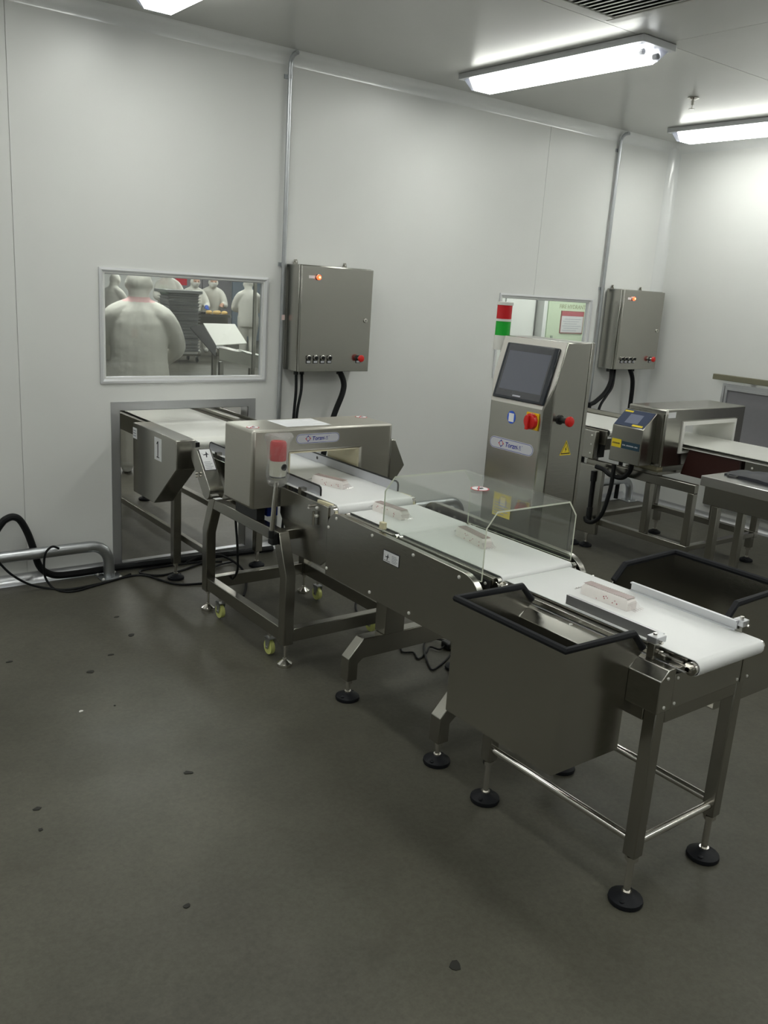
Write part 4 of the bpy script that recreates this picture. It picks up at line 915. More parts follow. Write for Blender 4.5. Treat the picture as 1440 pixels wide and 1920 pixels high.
bin_('dark reject bin with black rubber rim on the far side of the outfeed', 2.632, 2.352, 2.300)

# nougat bars
def bar(label, x, y, z, ang):
    L, W, H = 0.175, 0.044, 0.036
    t = thing('nougat_bar', label, 'snack bar', (x, y, z), 'wrapped nougat bars on the belts')
    bm = B(); n = 20; secs = []
    for i in range(n+1):
        yy = y-L/2+L*i/n; e = min(1, min(i, n-i)/1.5+0.75)
        hh = H*(1+0.02*math.sin(i*2.2))*e; ww = W/2*(0.96+0.04*e)
        secs.append([bm.verts.new((x+a*ww, yy, z+0.0006+b*hh)) for a, b in ((-1,0),(1,0),(1.02,0.45),(1,0.86),(0.84,1),(-0.84,1),(-1,0.86),(-1.02,0.45))])
    for A, D in zip(secs, secs[1:]):
        for k in range(8): bm.faces.new((A[k], A[(k+1)%8], D[(k+1)%8], D[k]))
    bm.faces.new(secs[0][::-1]); bm.faces.new(secs[-1]); obj('bar', bm, BAR, t)
    # printed top film with scalloped edge
    bm = B(); m = 40; rowL, rowR = [], []
    for i in range(m+1):
        yy = y-L/2+0.004+(L-0.008)*i/m; k = 0.003*(i % 2)
        rowL.append(bm.verts.new((x-W*0.46+k, yy, z+H+0.0016))); rowR.append(bm.verts.new((x+W*0.46-k, yy, z+H+0.0016)))
    for i in range(m): bm.faces.new((rowL[i], rowR[i], rowR[i+1], rowL[i+1]))
    obj('top_film', bm, BARTOP, t)
    rn = random.Random(int(abs(y)*1000))
    bm = B()
    for i in range(12):
        yy = y-L*0.45+L*0.9*rn.random(); zz = z+H*(0.15+0.6*rn.random()); r = 0.0018+0.001*rn.random(); s = -1 if i < 9 else 1
        lathe(bm, [(r*0.5, -0.001), (r, 0), (r*0.4, 0.001)], (x+s*W*0.505, yy, zz), 6, 'x')
    obj('fruit_bits', bm, FRUIT, t)
    for s in (-1, 1):
        bm = B(); ye = y+s*(L/2+0.001); q = []
        for k in range(9):
            xx = x-W*0.55+W*1.1*k/8; q.append((bm.verts.new((xx, ye, z+H*0.62)), bm.verts.new((xx, ye+s*0.016, z+0.010+0.004*(k % 2))), bm.verts.new((xx, ye+s*0.026, z+0.006+0.005*((k+1) % 2)))))
        for a, b in zip(q, q[1:]):
            bm.faces.new((a[0], b[0], b[1], a[1])); bm.faces.new((a[1], b[1], b[2], a[2]))
        obj('wrapper_end', bm, FILM, t)
    t.rotation_euler = (0, 0, math.radians(ang)); return t
bar('wrapped nougat bar lying on the metal detector belt, farthest from the camera', 2.110, -1.460, 0.770, 17)
bar('wrapped nougat bar on the first short belt, just before the acrylic cover', 2.110, -1.908, 0.748, 4)
bar('wrapped nougat bar on the belt under the clear acrylic cover', 2.165, -2.345, 0.748, -9)
bar('wrapped nougat bar on the wide outfeed belt, nearest the camera', 2.106, -3.022, 0.752, 2)

# cable and plug on the floor under the checkweigher
t = thing('power_plug', 'black power plug with coiled cord on the floor under the checkweigher', 'plug', (2.5, -1.78, 0))
bm = B(); tube(bm, smooth_path([(2.36, -1.55, 0.006), (2.42, -1.644, 0.006), (2.396, -1.706, 0.006), (2.437, -1.735, 0.006), (2.413, -1.80, 0.006), (2.484, -1.768, 0.006), (2.541, -1.729, 0.010), (2.56, -1.775, 0.012), (2.60, -1.765, 0.018)], 6), 0.0045, 8); obj('cord', bm, CABLE, t)
bm = B(); tube(bm, smooth_path([(2.640, -1.72, 0.02), (2.60, -1.654, 0.012), (2.536, -1.692, 0.012), (2.455, -1.799, 0.014), (2.406, -1.889, 0.006), (2.399, -1.924, 0.006), (2.473, -1.895, 0.006), (2.56, -1.848, 0.006), (2.64, -1.79, 0.006)], 6), 0.0045, 8); obj('cord', bm, CABLE, t)
bm = B(); box(bm, 2.600, 2.650, -1.795, -1.735, 0.001, 0.036); obj('plug_body', bm, BLK, t, bevel=0.008)
bm = B(); box(bm, 2.6505, 2.668, -1.775, -1.771, 0.014, 0.022); box(bm, 2.6505, 2.668, -1.759, -1.755, 0.014, 0.022); obj('prongs', bm, CHROME, t)
cable('cable', [(2.62, -1.02, 0.006), (2.52, -1.15, 0.006), (2.47, -1.28, 0.006), (2.50, -1.40, 0.006), (2.62, -1.52, 0.006), (2.80, -1.62, 0.006)], 0.0055, 'thin black cable curving on the floor behind the checkweigher side panel')
cable('cable', [(1.92, -0.93, 0.55), (1.925, -0.94, 0.45), (1.93, -0.95, 0.33), (1.95, -0.90, 0.20), (2.05, -0.55, 0.03), (2.15, -0.25, 0.012), (2.3, -0.20, 0.012)], 0.006, 'thin black cable hanging inside the wheeled detector frame')
cable('cable', [(1.98, -0.25, 0.07), (2.05, -0.28, 0.10), (2.14, -0.32, 0.11), (2.22, -0.36, 0.07), (2.24, -0.45, 0.03), (2.16, -0.62, 0.012), (2.08, -0.74, 0.012)], 0.007, 'thin black cable arching over the hatch threshold behind the detector frame')

# floor scraps
def scrap(x, y, r, label, m=SCRAP, seed=0, el=1.0, ang=0.0):
    rn = random.Random(seed); bm = B(); n = 9
    pts = []
    for k in range(n):
        a = 2*math.pi*k/n; q = r*rn.uniform(0.65, 1.1); px, py = q*math.cos(a)*el, q*math.sin(a)
        pts.append((x+px*math.cos(ang)-py*math.sin(ang), y+px*math.sin(ang)+py*math.cos(ang)))
    prism(bm, pts, 'z', 0.0004, 0.0022); tag(obj('floor_scrap', bm, m, smooth=False), label, 'scrap', 'bits of dirt on the floor')
scrap(1.329, -3.296, 0.017, 'dark round scrap on the bare floor nearest the camera', seed=1, el=1.15)
scrap(0.855, -2.741, 0.010, 'small dark brown crumb on the floor left of the dark round scrap', seed=2)
scrap(1.110, -1.226, 0.014, 'flat dark scrap on the floor left of the wheeled frame', seed=3, el=1.4)
scrap(1.395, -0.935, 0.014, 'dark scrap on the floor nearest the wheeled frame foot', seed=4, el=1.6, ang=0.7)
scrap(1.241, -1.102, 0.008, 'tiny dark scrap between two larger scraps left of the wheeled frame', seed=5, el=1.8)
scrap(1.416, -0.692, 0.009, 'small dark scrap on the floor in front of the wall rail foot', seed=6, el=1.6)
scrap(0.649, -2.095, 0.011, 'dark narrow scrap on the floor at far left, upper of a close pair', seed=7, el=1.5)
scrap(0.627, -2.207, 0.008, 'dark crumb on the floor at far left, lower of a close pair', seed=8)
scrap(1.133, -2.141, 0.011, 'greyish brown scrap in the middle of the bare floor', seed=9, el=1.8, ang=-0.6)
scrap(0.852, -0.972, 0.010, 'dark scrap on the floor close to the left edge', seed=10, el=1.5)
scrap(0.966, -1.543, 0.007, 'tiny white scrap on the floor at left', SCRAPW, 11, 1.5, 0.4)
scrap(1.09, -1.56, 0.005, 'tiny dark crumb right of the white scrap', seed=12)

# ------------------------------------------------------------------ line 2 (near the corner)
t = thing('metal_detector', 'far metal detector with white tunnel frame and yellow and blue label', 'metal detector', (5.0, -1.25, 0))
bm = B(); ring_y(bm, (4.600, 5.462, 0.655, 1.016), (4.775, 5.370, 0.735, 0.937), -1.400, -1.110); hd = obj('detector_head', bm, STEEL, t, bevel=0.010)
bm = B(); ring_y(bm, (4.7755, 5.3695, 0.7355, 0.9365), (4.800, 5.345, 0.748, 0.912), -1.406, -1.104); obj('tunnel_liner', bm, WHP, hd, smooth=False)
bm = B(); plate(bm, (4.615, -1.4005, 0.965), X_, Z_, 0.075, 0.035, 0.001); obj('white_tag', bm, PAPER, hd)
P = [(4.462, 0.662), (4.462, 0.888), (4.575, 0.985), (4.588, 0.985), (4.588, 0.662)]
bm = B(); prism(bm, P, 'y', -1.345, -1.112); cb = obj('control_box', bm, STEEL, t, bevel=0.004)
bm = B(); box(bm, 4.5885, 4.5995, -1.385, -1.115, 0.68, 0.985); obj('box_flange', bm, STEELD, t)
uS2 = Vector((0, -1, 0)); vS2 = Vector((0.113, 0, 0.097)).normalized(); nS2 = uS2.cross(vS2); oS2 = Vector((4.462, -1.118, 0.888))+nS2*0.0005
bm = B(); plate(bm, oS2+vS2*0.006, uS2, vS2, 0.222, 0.138, 0.002); kp = obj('keypad', bm, NAVY, cb)
bm = B(); plate(bm, oS2+vS2*0.032-Vector((0,0.062,0))+nS2*0.002, uS2, vS2, 0.098, 0.078, 0.0006); obj('display', bm, LCD2, kp)
bm = B(); plate(bm, oS2+vS2*0.012-Vector((0,0.130,0))+nS2*0.002, uS2, vS2, 0.078, 0.014, 0.0006); obj('yellow_strip', bm, YEL2, kp)
bm = B(); plate(bm, oS2+vS2*0.122-Vector((0,0.004,0))+nS2*0.002, uS2, vS2, 0.062, 0.013, 0.0006); obj('yellow_strip', bm, YEL2, kp)
bm = B(); plate(bm, (4.4615, -1.122, 0.752), uS2, Z_, 0.072, 0.052, 0.001); yl = obj('yellow_label', bm, YEL2, cb)
bm = B()
for k in range(6): plate(bm, (4.4604, -1.130-k*0.0095, 0.772), uS2, Z_, 0.0065, 0.010, 0.0003)
obj('lettering', bm, INK, yl)
bm = B(); plate(bm, (4.4615, -1.200, 0.752), uS2, Z_, 0.135, 0.045, 0.001); bl = obj('blue_label', bm, mat('dark_teal_label', (0.012, 0.045, 0.075), 0, 0.5), cb)
bm = B()
for k in range(15): plate(bm, (4.4604, -1.206-k*0.0078, 0.770), uS2, Z_, 0.005, 0.008 if k not in (3, 11) else 0.002, 0.0003)
obj('lettering', bm, PLATE, bl)
for x in (4.63, 5.40):
    bm = B(); box(bm, x-0.022, x+0.022, -1.66, -0.82, 0.545, 0.60); obj('upper_rail', bm, STEELD, t, bevel=0.003)
    bm = B(); box(bm, x-0.022, x+0.022, -1.66, -0.82, 0.175, 0.215); obj('lower_rail', bm, STEELD, t, bevel=0.003)
    for y in (-1.638, -1.33, -0.842):
        bm = B(); box(bm, x-0.0215, x+0.0215, y-0.0215, y+0.0215, 0.2155, 0.5445); obj('leg', bm, STEELD, t, bevel=0.003)
    for y in (-1.62, -0.88):
        bm = B(); box(bm, x-0.02, x+0.02, y-0.02, y+0.02, 0.10, 0.1745); obj('leg', bm, STEELD, t)
        foot(t, x, y, 0.101, 0.045, 0.009)
for y in (-1.638, -0.842):
    bm = B(); box(bm, 4.653, 5.377, y-0.02, y+0.02, 0.18, 0.212); obj('cross_rail', bm, STEELD, t, bevel=0.003)
bm = B(); box(bm, 4.62, 5.44, -1.38, -1.13, 0.6005, 0.62); obj('mount_plate', bm, STEELD, t)
for x in (4.66, 5.36):
    bm = B(); box(bm, x, x+0.06, -1.34, -1.16, 0.6205, 0.6545); obj('mount_block', bm, CREAM, t)
bm = B(); box(bm, 4.575, 4.607, -0.99, -0.75, 0.11, 0.57); obj('upright_housing', bm, STEEL, t, bevel=0.004)
bm = B(); tube(bm, [(4.566, -0.925, 0.54), (4.566, -0.925, 0.47)], 0.016, 10); tube(bm, [(4.566, -0.925, 0.47), (4.566, -0.925, 0.29)], 0.011, 10); tube(bm, [(4.566, -0.925, 0.29), (4.566, -0.925, 0.20)], 0.015, 10); obj('gas_strut', bm, BLK, t)
foot(t, 4.592, -0.80, 0.111, 0.05, 0.01)

t = thing('feed_conveyor', 'far conveyor with cream belts running through the far metal detector', 'conveyor', (5.06, -1.2, 0))
bm = B(); belt_loop(bm, 4.815, 5.300, -0.93, -2.70, 0.795, 0.014); obj('belt', bm, BELTC, t)
bm = B(); belt_loop(bm, 4.70, 5.230, 1.2, -0.915, 0.805, 0.026); obj('belt', bm, BELTC, t)
for x0, x1 in ((4.68, 4.698), (5.232, 5.25)):
    bm = B(); box(bm, x0, x1, -0.90, 1.2, 0.70, 0.796); obj('side_rail', bm, STEELD, t, bevel=0.003)
bm = B(); box(bm, 5.2505, 5.275, -0.90, -0.05, 0.79, 0.835); obj('edge_ledge', bm, STEELD, t)
bm = B(); box(bm, 4.62, 4.66, -0.86, -0.66, 0.6005, 0.79); hs = obj('bearing_housing', bm, STEEL, t, bevel=0.006)
for z in (0.64, 0.70, 0.76): bolt(hs, (4.62, -0.83, z), MX, 0.006, 0.004)
bm = B(); box(bm, 4.70, 5.22, -0.72, -0.68, 0.62, 0.69); obj('cross_beam', bm, STEELD, t)
bm = B(); box(bm, 4.72, 4.77, -0.83, -0.70, 0.6005, 0.70); obj('motor', bm, BLK, t)
for x in (4.72, 5.21):
    bm = B(); box(bm, x-0.02, x+0.02, -0.42, -0.38, 0.10, 0.70); obj('leg', bm, STEELD, t, bevel=0.003)
    foot(t, x, -0.40, 0.101, 0.045, 0.009)
bm = B(); prism(bm, [(-1.44, 0.765), (-1.40, 0.60), (-1.80, 0.60), (-1.795, 0.765)], 'x', 4.825, 4.845); obj('red_cover', bm, MAROON, t, bevel=0.004)
bm = B(); prism(bm, [(-1.44, 0.765), (-1.40, 0.60), (-1.80, 0.60), (-1.795, 0.765)], 'x', 5.27, 5.29); obj('red_cover', bm, MAROON, t, bevel=0.004)
for x0, x1 in ((4.82, 4.845), (5.27, 5.295)):
    bm = B(); box(bm, x0, x1, -2.68, -1.83, 0.66, 0.768); bs_ = obj('side_plate', bm, STEEL, t, bevel=0.004)
    s = -1 if x0 < 5 else 1
    bolt(bs_, (x0 if s < 0 else x1, -1.88, 0.735), X_*s, 0.007, 0.004)
    bm = B(); xx = x0 if s < 0 else x1; tube(bm, [(xx, -1.985, 0.70), (xx+s*0.006, -1.985, 0.70), (xx+s*0.008, -1.985, 0.70)], [0.028, 0.026, 0.010], 18); kn = obj('bearing_cap', bm, BLK, t)
    bolt(kn, (xx+s*0.008, -1.985, 0.70), X_*s, 0.008, 0.006)
for x in (4.85, 5.265):
    bm = B(); box(bm, x-0.02, x+0.02, -2.62, -2.58, 0.10, 0.659); obj('leg', bm, STEELD, t)
    foot(t, x, -2.60, 0.101, 0.045, 0.009)
cable('hose', [(4.545, -1.235, 0.66), (4.545, -1.225, 0.60), (4.55, -1.17, 0.548), (4.55, -1.08, 0.545), (4.55, -1.02, 0.568), (4.555, -0.95, 0.575)], 0.016, 'short black hose sagging under the yellow labelled control box', 'hose')
cable('hose', [(4.545, -1.10, 0.62), (4.53, -1.11, 0.50), (4.525, -1.10, 0.40), (4.52, -1.07, 0.28), (4.52, -1.01, 0.215), (4.525, -0.95, 0.205), (4.53, -0.93, 0.23)], 0.014, 'black hose hooking down beside the far upright housing', 'hose')

# work table with black bag at the right edge
t = thing('work_table', 'stainless work table with thick top at the right edge', 'table', (4.5, -2.5, 0))
bm = B(); box(bm, 4.205, 4.56, -3.1, -1.945, 0.700, 0.755); obj('table_top', bm, mat('polished_table_steel', (0.80, 0.79, 0.78), 1.0, 0.2), t, bevel=0.003)
bm = B(); box(bm, 4.225, 4.54, -3.08, -1.965, 0.60, 0.6995); obj('apron', bm, STEELD, t, bevel=0.003)
for x in (4.25, 4.515):
    for y in (-2.04, -3.04):
        bm = B(); box(bm, x-0.02, x+0.02, y-0.02, y+0.02, 0.06, 0.5995); obj('leg', bm, STEELD, t, bevel=0.003)
        foot(t, x, y, 0.061, 0.035, 0.008)
    bm = B(); box(bm, x-0.0195, x+0.0195, -3.019, -2.061, 0.16, 0.20); obj('lower_rail', bm, STEELD, t, bevel=0.003)
for y in (-2.04, -3.04):
    bm = B(); box(bm, 4.271, 4.494, y-0.0195, y+0.0195, 0.161, 0.199); obj('lower_rail', bm, STEELD, t, bevel=0.003)
t = thing('black_bag', 'folded black bag lying on the stainless work table', 'bag', (4.47, -2.30, 0.755))
rnd = random.Random(5); bm = B(); nx, ny = 7, 16; gv = []
for i in range(nx):
    row = []
    for j in range(ny):
        u_, v_ = i/(nx-1), j/(ny-1); e = math.sin(math.pi*min(max(u_, 0.02), 0.98))**0.4*math.sin(math.pi*min(max(v_, 0.02), 0.98))**0.35
        row.append(bm.verts.new((4.36+0.19*u_-0.05*v_, -1.985-0.62*v_, 0.757+0.042*e*(0.8+0.4*rnd.random()))))
    gv.append(row)
for i in range(nx-1):
    for j in range(ny-1): bm.faces.new((gv[i][j], gv[i+1][j], gv[i+1][j+1], gv[i][j+1]))
bot = [gv[i][0] for i in range(nx)] + [gv[-1][j] for j in range(1, ny)] + [gv[i][-1] for i in range(nx-2, -1, -1)] + [gv[0][j] for j in range(ny-2, 0, -1)]
low = [bm.verts.new((v.co.x, v.co.y, 0.7555)) for v in bot]; nb_ = len(bot)
for k in range(nb_): bm.faces.new((bot[k], low[k], low[(k+1)%nb_], bot[(k+1)%nb_]))
bm.faces.new(low); obj('bag_body', bm, mat('black_nylon', (0.012, 0.014, 0.022), 0, 0.5, 0.2, 60), t)
bm = B(); tube(bm, smooth_path([(4.42, -2.02, 0.762), (4.36, -2.01, 0.760), (4.335, -2.03, 0.760), (4.345, -2.06, 0.760), (4.40, -2.10, 0.772)], 5), 0.006, 8); obj('strap', bm, BLK, t)

# ------------------------------------------------------------------ production room behind the window
def person(label, x, y, rot, height=1.62, lean=0.0, arm=(0.12, 0.30, 0.05), glove=SKIN, collar=None, headdown=0.0, wide=1.0, vox=0.016):
    k = height/1.66; bm = B()
    def ln(z): return lean*max(0, z-0.88)
    def P(px, py, pz): return Vector((px, py+ln(pz), pz))*k
    def loft(secs, n=20):       # (x, y, z, rx, ry) ellipses from bottom to top
        rings = [[bm.verts.new((Vector((cx+rx*math.cos(2*math.pi*q/n), cy+ry*math.sin(2*math.pi*q/n), cz)))*k) for q in range(n)] for cx, cy, cz, rx, ry in secs]
        for A, D in zip(rings, rings[1:]):
            for q in range(n): bm.faces.new((A[q], A[(q+1)%n], D[(q+1)%n], D[q]))
        bm.faces.new(rings[0][::-1]); bm.faces.new(rings[-1])
    def limb(pts, rs, n=14):
        p = smooth_path(pts, 4); r = []
        for a, b in zip(rs, rs[1:]):
            for q in range(4): r.append((a+(b-a)*q/4)*k)
        r.append(rs[-1]*k); tube(bm, p, r, n)
    def ball(c, rx, ry, rz, n=16):
        rings = []
        for a in range(1, 9):
            th = math.pi*a/9; rings.append([bm.verts.new((c[0]+rx*k*math.sin(th)*math.cos(2*math.pi*q/n), c[1]+ry*k*math.sin(th)*math.sin(2*math.pi*q/n), c[2]-rz*k*math.cos(th))) for q in range(n)])
        for A, D in zip(rings, rings[1:]):
            for q in range(n): bm.faces.new((A[q], A[(q+1)%n], D[(q+1)%n], D[q]))
        bm.faces.new(rings[0][::-1]); bm.faces.new(rings[-1])
    w_ = wide
    loft([(0, 0, 0.66, 0.215*w_, 0.165), (0, 0, 0.74, 0.225*w_, 0.175), (0, ln(0.95), 0.95, 0.205*w_, 0.16), (0, ln(1.10), 1.10, 0.205*w_, 0.15), (0, ln(1.22), 1.22, 0.195*w_, 0.140),
          (0, ln(1.31), 1.31, 0.160*w_, 0.120), (0, ln(1.37), 1.37, 0.105, 0.095), (0, ln(1.42)+headdown*0.3, 1.42, 0.080, 0.085), (0, ln(1.47)+headdown*0.6, 1.47-headdown*0.1, 0.082, 0.092)])
    hc = P(0, 0.015+headdown, 1.535-headdown*0.4)
    ball(hc, 0.098, 0.118, 0.132)
    ball(hc+Vector((0, 0.118, -0.02))*k, 0.014, 0.018, 0.020)                       # nose
    for s_ in (-1, 1): ball(hc+Vector((s_*0.098, 0.0, -0.015))*k, 0.014, 0.030, 0.034)      # ears under the hood
    pts_h = []
    for s_ in (-1, 1):
        sh, el = P(s_*0.165*w_, 0, 1.275), P(s_*0.268*w_, arm[0], 1.03)
        wrp = P(s_*0.175, arm[0]+arm[1], 0.92+arm[2]); pal = wrp + Vector((-s_*0.01, 0.075, -0.012))*k
        limb([P(s_*0.05, 0, 1.345), sh, P(s_*0.232*w_, arm[0]*0.4, 1.17), el, (el+wrp)/2, wrp], [0.075, 0.086, 0.080, 0.070, 0.062, 0.040])
        limb([wrp, (wrp+pal)/2, pal], [0.030, 0.036, 0.034])
        for q in range(4):
            b0 = pal + Vector(((q-1.5)*0.019, 0.012, 0))*k; L_ = (0.050, 0.060, 0.056, 0.044)[q]
            limb([b0, b0+Vector((0, L_*0.6, -0.012))*k, b0+Vector((0, L_, -0.038))*k], [0.0115, 0.0105, 0.0095], 8)
        b0 = pal + Vector((-s_*0.030, -0.03, 0))*k; limb([b0, b0+Vector((-s_*0.022, 0.022, -0.004))*k, b0+Vector((-s_*0.026, 0.048, -0.014))*k], [0.0125, 0.0115, 0.010], 8)
        pts_h += [wrp, pal, pal+Vector((0, 0.05, -0.02))*k]
        limb([P(s_*0.095, 0, 0.86), Vector((s_*0.10, 0.01, 0.62))*k, Vector((s_*0.10, 0.02, 0.46))*k, Vector((s_*0.10, 0.0, 0.28))*k, Vector((s_*0.10, -0.01, 0.06))*k], [0.130, 0.112, 0.088, 0.080, 0.066])
        limb([Vector((s_*0.10, -0.05, 0.045))*k, Vector((s_*0.105, 0.04, 0.045))*k, Vector((s_*0.112, 0.15, 0.036))*k], [0.044, 0.048, 0.036])
    bmesh.ops.recalc_face_normals(bm, faces=bm.faces)
    me = bpy.data.meshes.new('person'); bm.to_mesh(me); bm.free()
    ob = bpy.data.objects.new('tmp_person', me); C.objects.link(ob)
    md = ob.modifiers.new('r', 'REMESH'); md.mode = 'VOXEL'; md.voxel_size = vox; md.use_smooth_shade = True
    sm = ob.modifiers.new('s', 'SMOOTH'); sm.factor = 0.5; sm.iterations = 3
    dg = bpy.context.evaluated_depsgraph_get(); dg.update()
    m2 = bpy.data.meshes.new_from_object(ob.evaluated_get(dg)); bpy.data.objects.remove(ob); bpy.data.meshes.remove(me)
    m2.name = 'person'; m2.materials.clear()
    for q in (COAT, SKIN, glove, collar or COAT, WHP): m2.materials.append(q)
    zmin = min(v.co.z for v in m2.vertices); nz = P(0, headdown*0.3, 1.405)
    for p in m2.polygons:
        c = p.center; p.use_smooth = True; mi = 0; dh = (c-hc)/k
        if dh.length < 0.16 and dh.y > 0.058 and abs(dh.x) < 0.066 and -0.10 < dh.z < 0.062: mi = 4 if dh.z < -0.012 else 1
        if c.z < 1.25*k:
            for h in pts_h:
                if (c-h).length < 0.062*k: mi = 2; break
        if collar and abs(c.z-nz.z) < 0.020*k and (Vector((c.x, c.y))-Vector((nz.x, nz.y))).length < 0.13*k: mi = 3
        if c.z < 0.10*k: mi = 4
        p.material_index = mi
    for v in m2.vertices: v.co.z -= zmin
    o = bpy.data.objects.new('person', m2); C.objects.link(o); o.location = (x, y, 0.001); o.rotation_euler = (0, 0, rot)
    ORG[o] = Vector((0, 0, 0))
    for s_ in (-1, 1):
        bm = B(); lathe(bm, [(0.002*k, -0.006*k), (0.011*k, -0.002*k), (0.011*k, 0.003*k), (0.004*k, 0.007*k)], (s_*0.034*k, hc.y+0.106*k, hc.z-zmin+0.006*k), 8, 'y'); obj('eye', bm, INK, o)
    return tag(o, label, 'person', 'workers in white coats behind the window')
pA = person('person in white coat and hood seen from behind, large in the window', 2.71, 2.28, math.radians(-25), 1.66, 0.02, (0.10, 0.22, -0.05), GLOVO, PINK, 0.01, 1.10, 0.013)
person('person in white hood with blue gloves at the left edge of the window', 5.68, 11.1, math.radians(-60), 1.53, 0.12, (0.12, 0.25, 0.25), GLOVE, None, 0.02)
person('person in white coat standing at the back behind the tray stack', 7.95, 13.9, math.radians(170), 1.74)
person('person in white coat with blue gloves working behind the table', 7.86, 12.45, math.radians(175), 1.58, 0.12, (0.12, 0.22, 0.08), GLOVE, None, 0.05)
person('person in white coat bending low over the table', 8.42, 12.75, math.radians(160), 1.60, 0.38, (0.12, 0.2, 0.12), SKIN, None, 0.07)
person('person in white coat standing with their back to us at the right of the table', 8.52, 11.30, math.radians(-20), 1.60, 0.1, (0.12, 0.25, 0.05), SKIN, None, 0.03)

# stack of trays on a dolly
t = thing('tray_dolly', 'low wheeled dolly under the tall stack of metal trays', 'dolly', (6.90, 10.95, 0))
bm = B(); box(bm, 6.58, 7.22, 10.70, 11.20, 0.12, 0.15); obj('deck', bm, STEELD, t)
for dx in (-0.27, 0.27):
    for dy in (-0.2, 0.2):
        bm = B(); lathe(bm, [(0.03, -0.015), (0.045, -0.012), (0.045, 0.012), (0.03, 0.015)], (6.90+dx, 10.95+dy, 0.0455), 14, 'x'); cs = obj('caster', bm, BLK, t)
        bm = B(); box(bm, 6.90+dx-0.02, 6.90+dx+0.02, 10.95+dy-0.02, 10.95+dy+0.02, 0.092, 0.1195); obj('fork', bm, GALV, cs)
def tray_mesh():
    bm = B(); a, b, h = 0.30, 0.22, 0.052
    lo = [bm.verts.new(p) for p in ((-a+0.02, -b+0.02, 0), (a-0.02, -b+0.02, 0), (a-0.02, b-0.02, 0), (-a+0.02, b-0.02, 0))]
    hi = [bm.verts.new(p) for p in ((-a, -b, h), (a, -b, h), (a, b, h), (-a, b, h))]
    ri = [bm.verts.new(p) for p in ((-a-0.02, -b-0.02, h), (a+0.02, -b-0.02, h), (a+0.02, b+0.02, h), (-a-0.02, b+0.02, h))]
    rb_ = [bm.verts.new((v.co.x, v.co.y, h-0.010)) for v in ri]
    bm.faces.new(lo[::-1])
    for k in range(4):
        j = (k+1)%4; bm.faces.new((lo[k], lo[j], hi[j], hi[k])); bm.faces.new((hi[k], hi[j], ri[j], ri[k])); bm.faces.new((ri[k], ri[j], rb_[j], rb_[k]))
    bmesh.ops.translate(bm, verts=bm.verts, vec=(6.90, 10.95, 0.152)); return bm
tr0 = tag(obj('metal_tray', tray_mesh(), TRAYM, smooth=False), 'grey metal tray inside the tall stack behind the window', 'tray', 'metal trays stacked on the dolly')
for i in range(1, 20):
    c = tr0.copy(); c['label'] = 'topmost grey metal tray of the tall stack, right under the wide pan' if i == 19 else tr0['label']; C.objects.link(c); c.location = tr0.location + Vector((0.008*math.sin(i*1.7), 0.006*math.cos(i*2.3), i*0.0545)); c.rotation_euler = (0, 0, 0.02*math.sin(i*2.9))
bm = B(); box(bm, 6.52, 7.24, 10.68, 11.22, 1.245, 1.30); tag(obj('wide_baking_pan', bm, TRAYM, bevel=0.006), 'wide flat grey pan lying across the top of the tall tray stack', 'pan')

t = thing('chute_table', 'steel receiving table with sloped white board behind the window', 'table', (4.5, 4.05, 0))
def quad(bm, a, b, c, d, th):
    a, b, c, d = map(Vector, (a, b, c, d)); n = (b-a).cross(d-a).normalized()*th
    P = [bm.verts.new(p) for p in (a, b, c, d)]; Q = [bm.verts.new(p-n) for p in (a, b, c, d)]
    bm.faces.new(P); bm.faces.new(Q[::-1])
    for k in range(4): bm.faces.new((P[k], Q[k], Q[(k+1)%4], P[(k+1)%4]))
    return bm
bm = B(); quad(bm, (4.215, 3.90, 0.875), (5.10, 3.90, 0.70), (5.16, 4.35, 0.73), (4.30, 4.35, 0.905), 0.012); obj('table_top', bm, STEEL, t)
bm = B(); quad(bm, (4.215, 3.885, 0.765), (5.10, 3.885, 0.59), (5.10, 3.885, 0.715), (4.215, 3.885, 0.89), 0.010); obj('front_skirt', bm, STEEL, t)
for x, y, z in ((4.26, 3.93, 0.74), (4.62, 3.93, 0.67), (5.06, 3.93, 0.58), (4.36, 4.30, 0.80), (5.10, 4.30, 0.70)):
    bm = B(); box(bm, x-0.022, x+0.022, y-0.02, y+0.02, 0.0, z); obj('leg', bm, STEELD, t)
bm = B(); quad(bm, (4.235, 4.00, 0.905), (4.60, 4.00, 0.93), (4.71, 4.50, 1.10), (4.32, 4.50, 1.10), 0.010); obj('white_board', bm, WHP, t)
bm = B(); quad(bm, (4.58, 3.95, 0.83), (4.90, 3.95, 0.77), (4.90, 4.25, 0.785), (4.62, 4.25, 0.845), 0.006); obj('white_sheet', bm, WHP, t)
bm = B(); quad(bm, (4.10, 4.35, 1.06), (4.215, 3.97, 0.79), (4.230, 3.98, 0.895), (4.31, 4.49, 1.09), 0.01); obj('board_side', bm, DARK, t)
t = thing('work_table', 'steel table where the far workers handle dough behind the window', 'table', (7.75, 11.75, 0))
bm = B(); box(bm, 7.30, 8.24, 11.50, 12.0, 0.80, 0.85); obj('table_top', bm, STEEL, t)
bm = B(); box(bm, 7.34, 8.20, 11.54, 11.95, 0.62, 0.799); obj('apron', bm, STEELD, t)
for x in (7.36, 8.18):
    for y in (11.56, 11.93):
        bm = B(); box(bm, x-0.02, x+0.02, y-0.02, y+0.02, 0, 0.619); obj('leg', bm, STEELD, t)
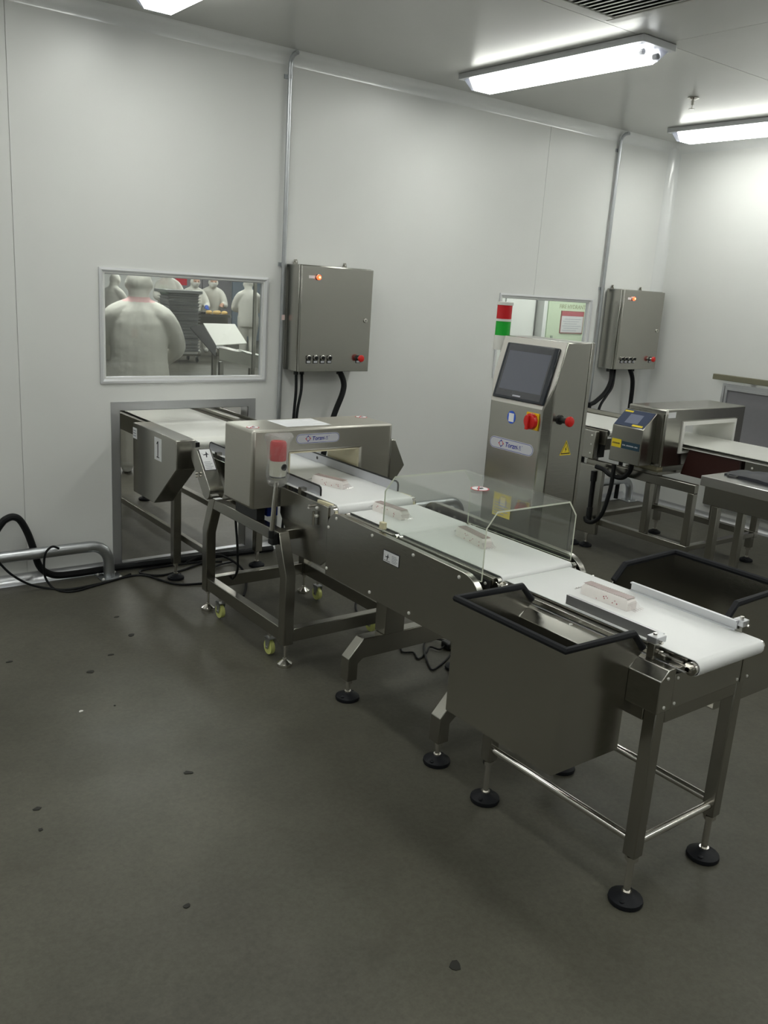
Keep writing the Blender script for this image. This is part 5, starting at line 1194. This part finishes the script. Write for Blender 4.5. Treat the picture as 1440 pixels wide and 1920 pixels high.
for i, (x, y) in enumerate(((7.86, 11.70), (7.97, 11.62), (8.08, 11.75), (8.16, 11.62))):
    bm = B(); lathe(bm, [(0.02, 0), (0.06, 0.01), (0.065, 0.035), (0.045, 0.06), (0.015, 0.068)], (x, y, 0.8505), 12)
    tag(obj('dough_ball', bm, BREAD), 'golden dough ball on the far steel table behind the window', 'dough', 'dough balls on the far table')
bm = B(); box(bm, 7.35, 7.72, 11.55, 11.85, 0.8505, 0.89); tag(obj('dark_tray', bm, DARK, bevel=0.005), 'dark tray at the left end of the far steel table', 'tray')
t = thing('wire_rack', 'tall grey wire rack at the right edge of the window view', 'rack', (3.78, 2.35, 0))
for x, y in ((3.70, 2.2), (3.79, 2.35), (4.2, 2.2), (4.29, 2.35)):
    bm = B(); box(bm, x-0.009, x+0.009, y-0.009, y+0.009, 0, 1.9); obj('post', bm, STEELD, t)
for i in range(26):
    bm = B(); tube(bm, [(3.71, 2.2, 0.12+i*0.07), (3.782, 2.342, 0.12+i*0.07)], 0.005, 6); obj('shelf_runner', bm, STEELD, t)
    bm = B(); tube(bm, [(4.21, 2.2, 0.12+i*0.07), (4.282, 2.342, 0.12+i*0.07)], 0.005, 6); obj('shelf_runner', bm, STEELD, t)
bm = B(); cyl(bm, (6.55, 15.99, 2.12), (6.55, 15.96, 2.12), 0.12, 20); tag(obj('wall_clock', bm, PLATE), 'small round clock on the far wall behind the window', 'clock')
t = thing('far_door', 'grey double door with red panel on the far wall behind the window', 'door', (9.6, 15.9, 0))
for k, (x0, x1, m_) in enumerate(((8.9, 9.7, GREYP), (9.72, 10.5, GREYP), (10.55, 11.6, mat('blue_grey_panel', (0.25, 0.30, 0.36), 0, 0.5)))):
    bm = B(); box(bm, x0, x1, 15.93, 15.995, 0, 2.2); obj('leaf', bm, m_, t)
bm = B(); box(bm, 9.0, 9.3, 15.92, 15.929, 1.3, 1.7); obj('red_panel', bm, REDI, t)

# fire hydrant cabinet seen through the second window
t = thing('hydrant_cabinet', 'pale green fire hydrant cabinet seen through the window near the corner', 'cabinet', (6.9, 1.5, 0.3))
bm = B(); box(bm, 6.52, 7.42, 1.47, 1.5590, 0.40, 1.95); obj('body', bm, GREEN_C, t, bevel=0.006)
bm = B(); box(bm, 6.60, 7.30, 1.462, 1.4695, 0.45, 1.90) if False else box(bm, 6.535, 7.405, 1.460, 1.4695, 0.42, 1.93); dr = obj('door', bm, GREEN_C, t, bevel=0.003)
bm = B(); box(bm, 6.60, 6.625, 1.448, 1.4595, 1.02, 1.26); obj('handle', bm, mat('grey_green_handle', (0.30, 0.35, 0.30), 0, 0.4), dr)
text('lettering', 'FIRE HYDRANT', 0.056, (6.690, 1.4592, 1.528), X_, Z_, mat('faded_brown_print', (0.30, 0.31, 0.19), 0, 0.6), dr, 0.0006)
bm = B(); box(bm, 6.72, 7.055, 1.452, 1.4595, 1.285, 1.505); ns = obj('notice_board', bm, mat('maroon_frame', (0.28, 0.10, 0.09), 0, 0.5), t)
bm = B(); box(bm, 6.73, 7.045, 1.4505, 1.4518, 1.295, 1.455); obj('notice_sheet', bm, mat('notice_white', (0.62, 0.62, 0.64), 0, 0.5), ns)
bm = B(); box(bm, 6.73, 7.045, 1.4505, 1.4518, 1.456, 1.498); obj('notice_header', bm, mat('notice_red', (0.42, 0.10, 0.12), 0, 0.5), ns)
for k in range(6):
    bm = B(); box(bm, 6.75+0.02*(k % 2), 6.96+0.03*(k % 3), 1.4499, 1.4504, 1.312+k*0.022, 1.317+k*0.022); obj('print_line', bm, GREYINK, ns)
bm = B(); box(bm, 6.46, 6.51, 1.45, 1.5445, 0, CEILZ); S_(obj('trim_6', bm, COVE))
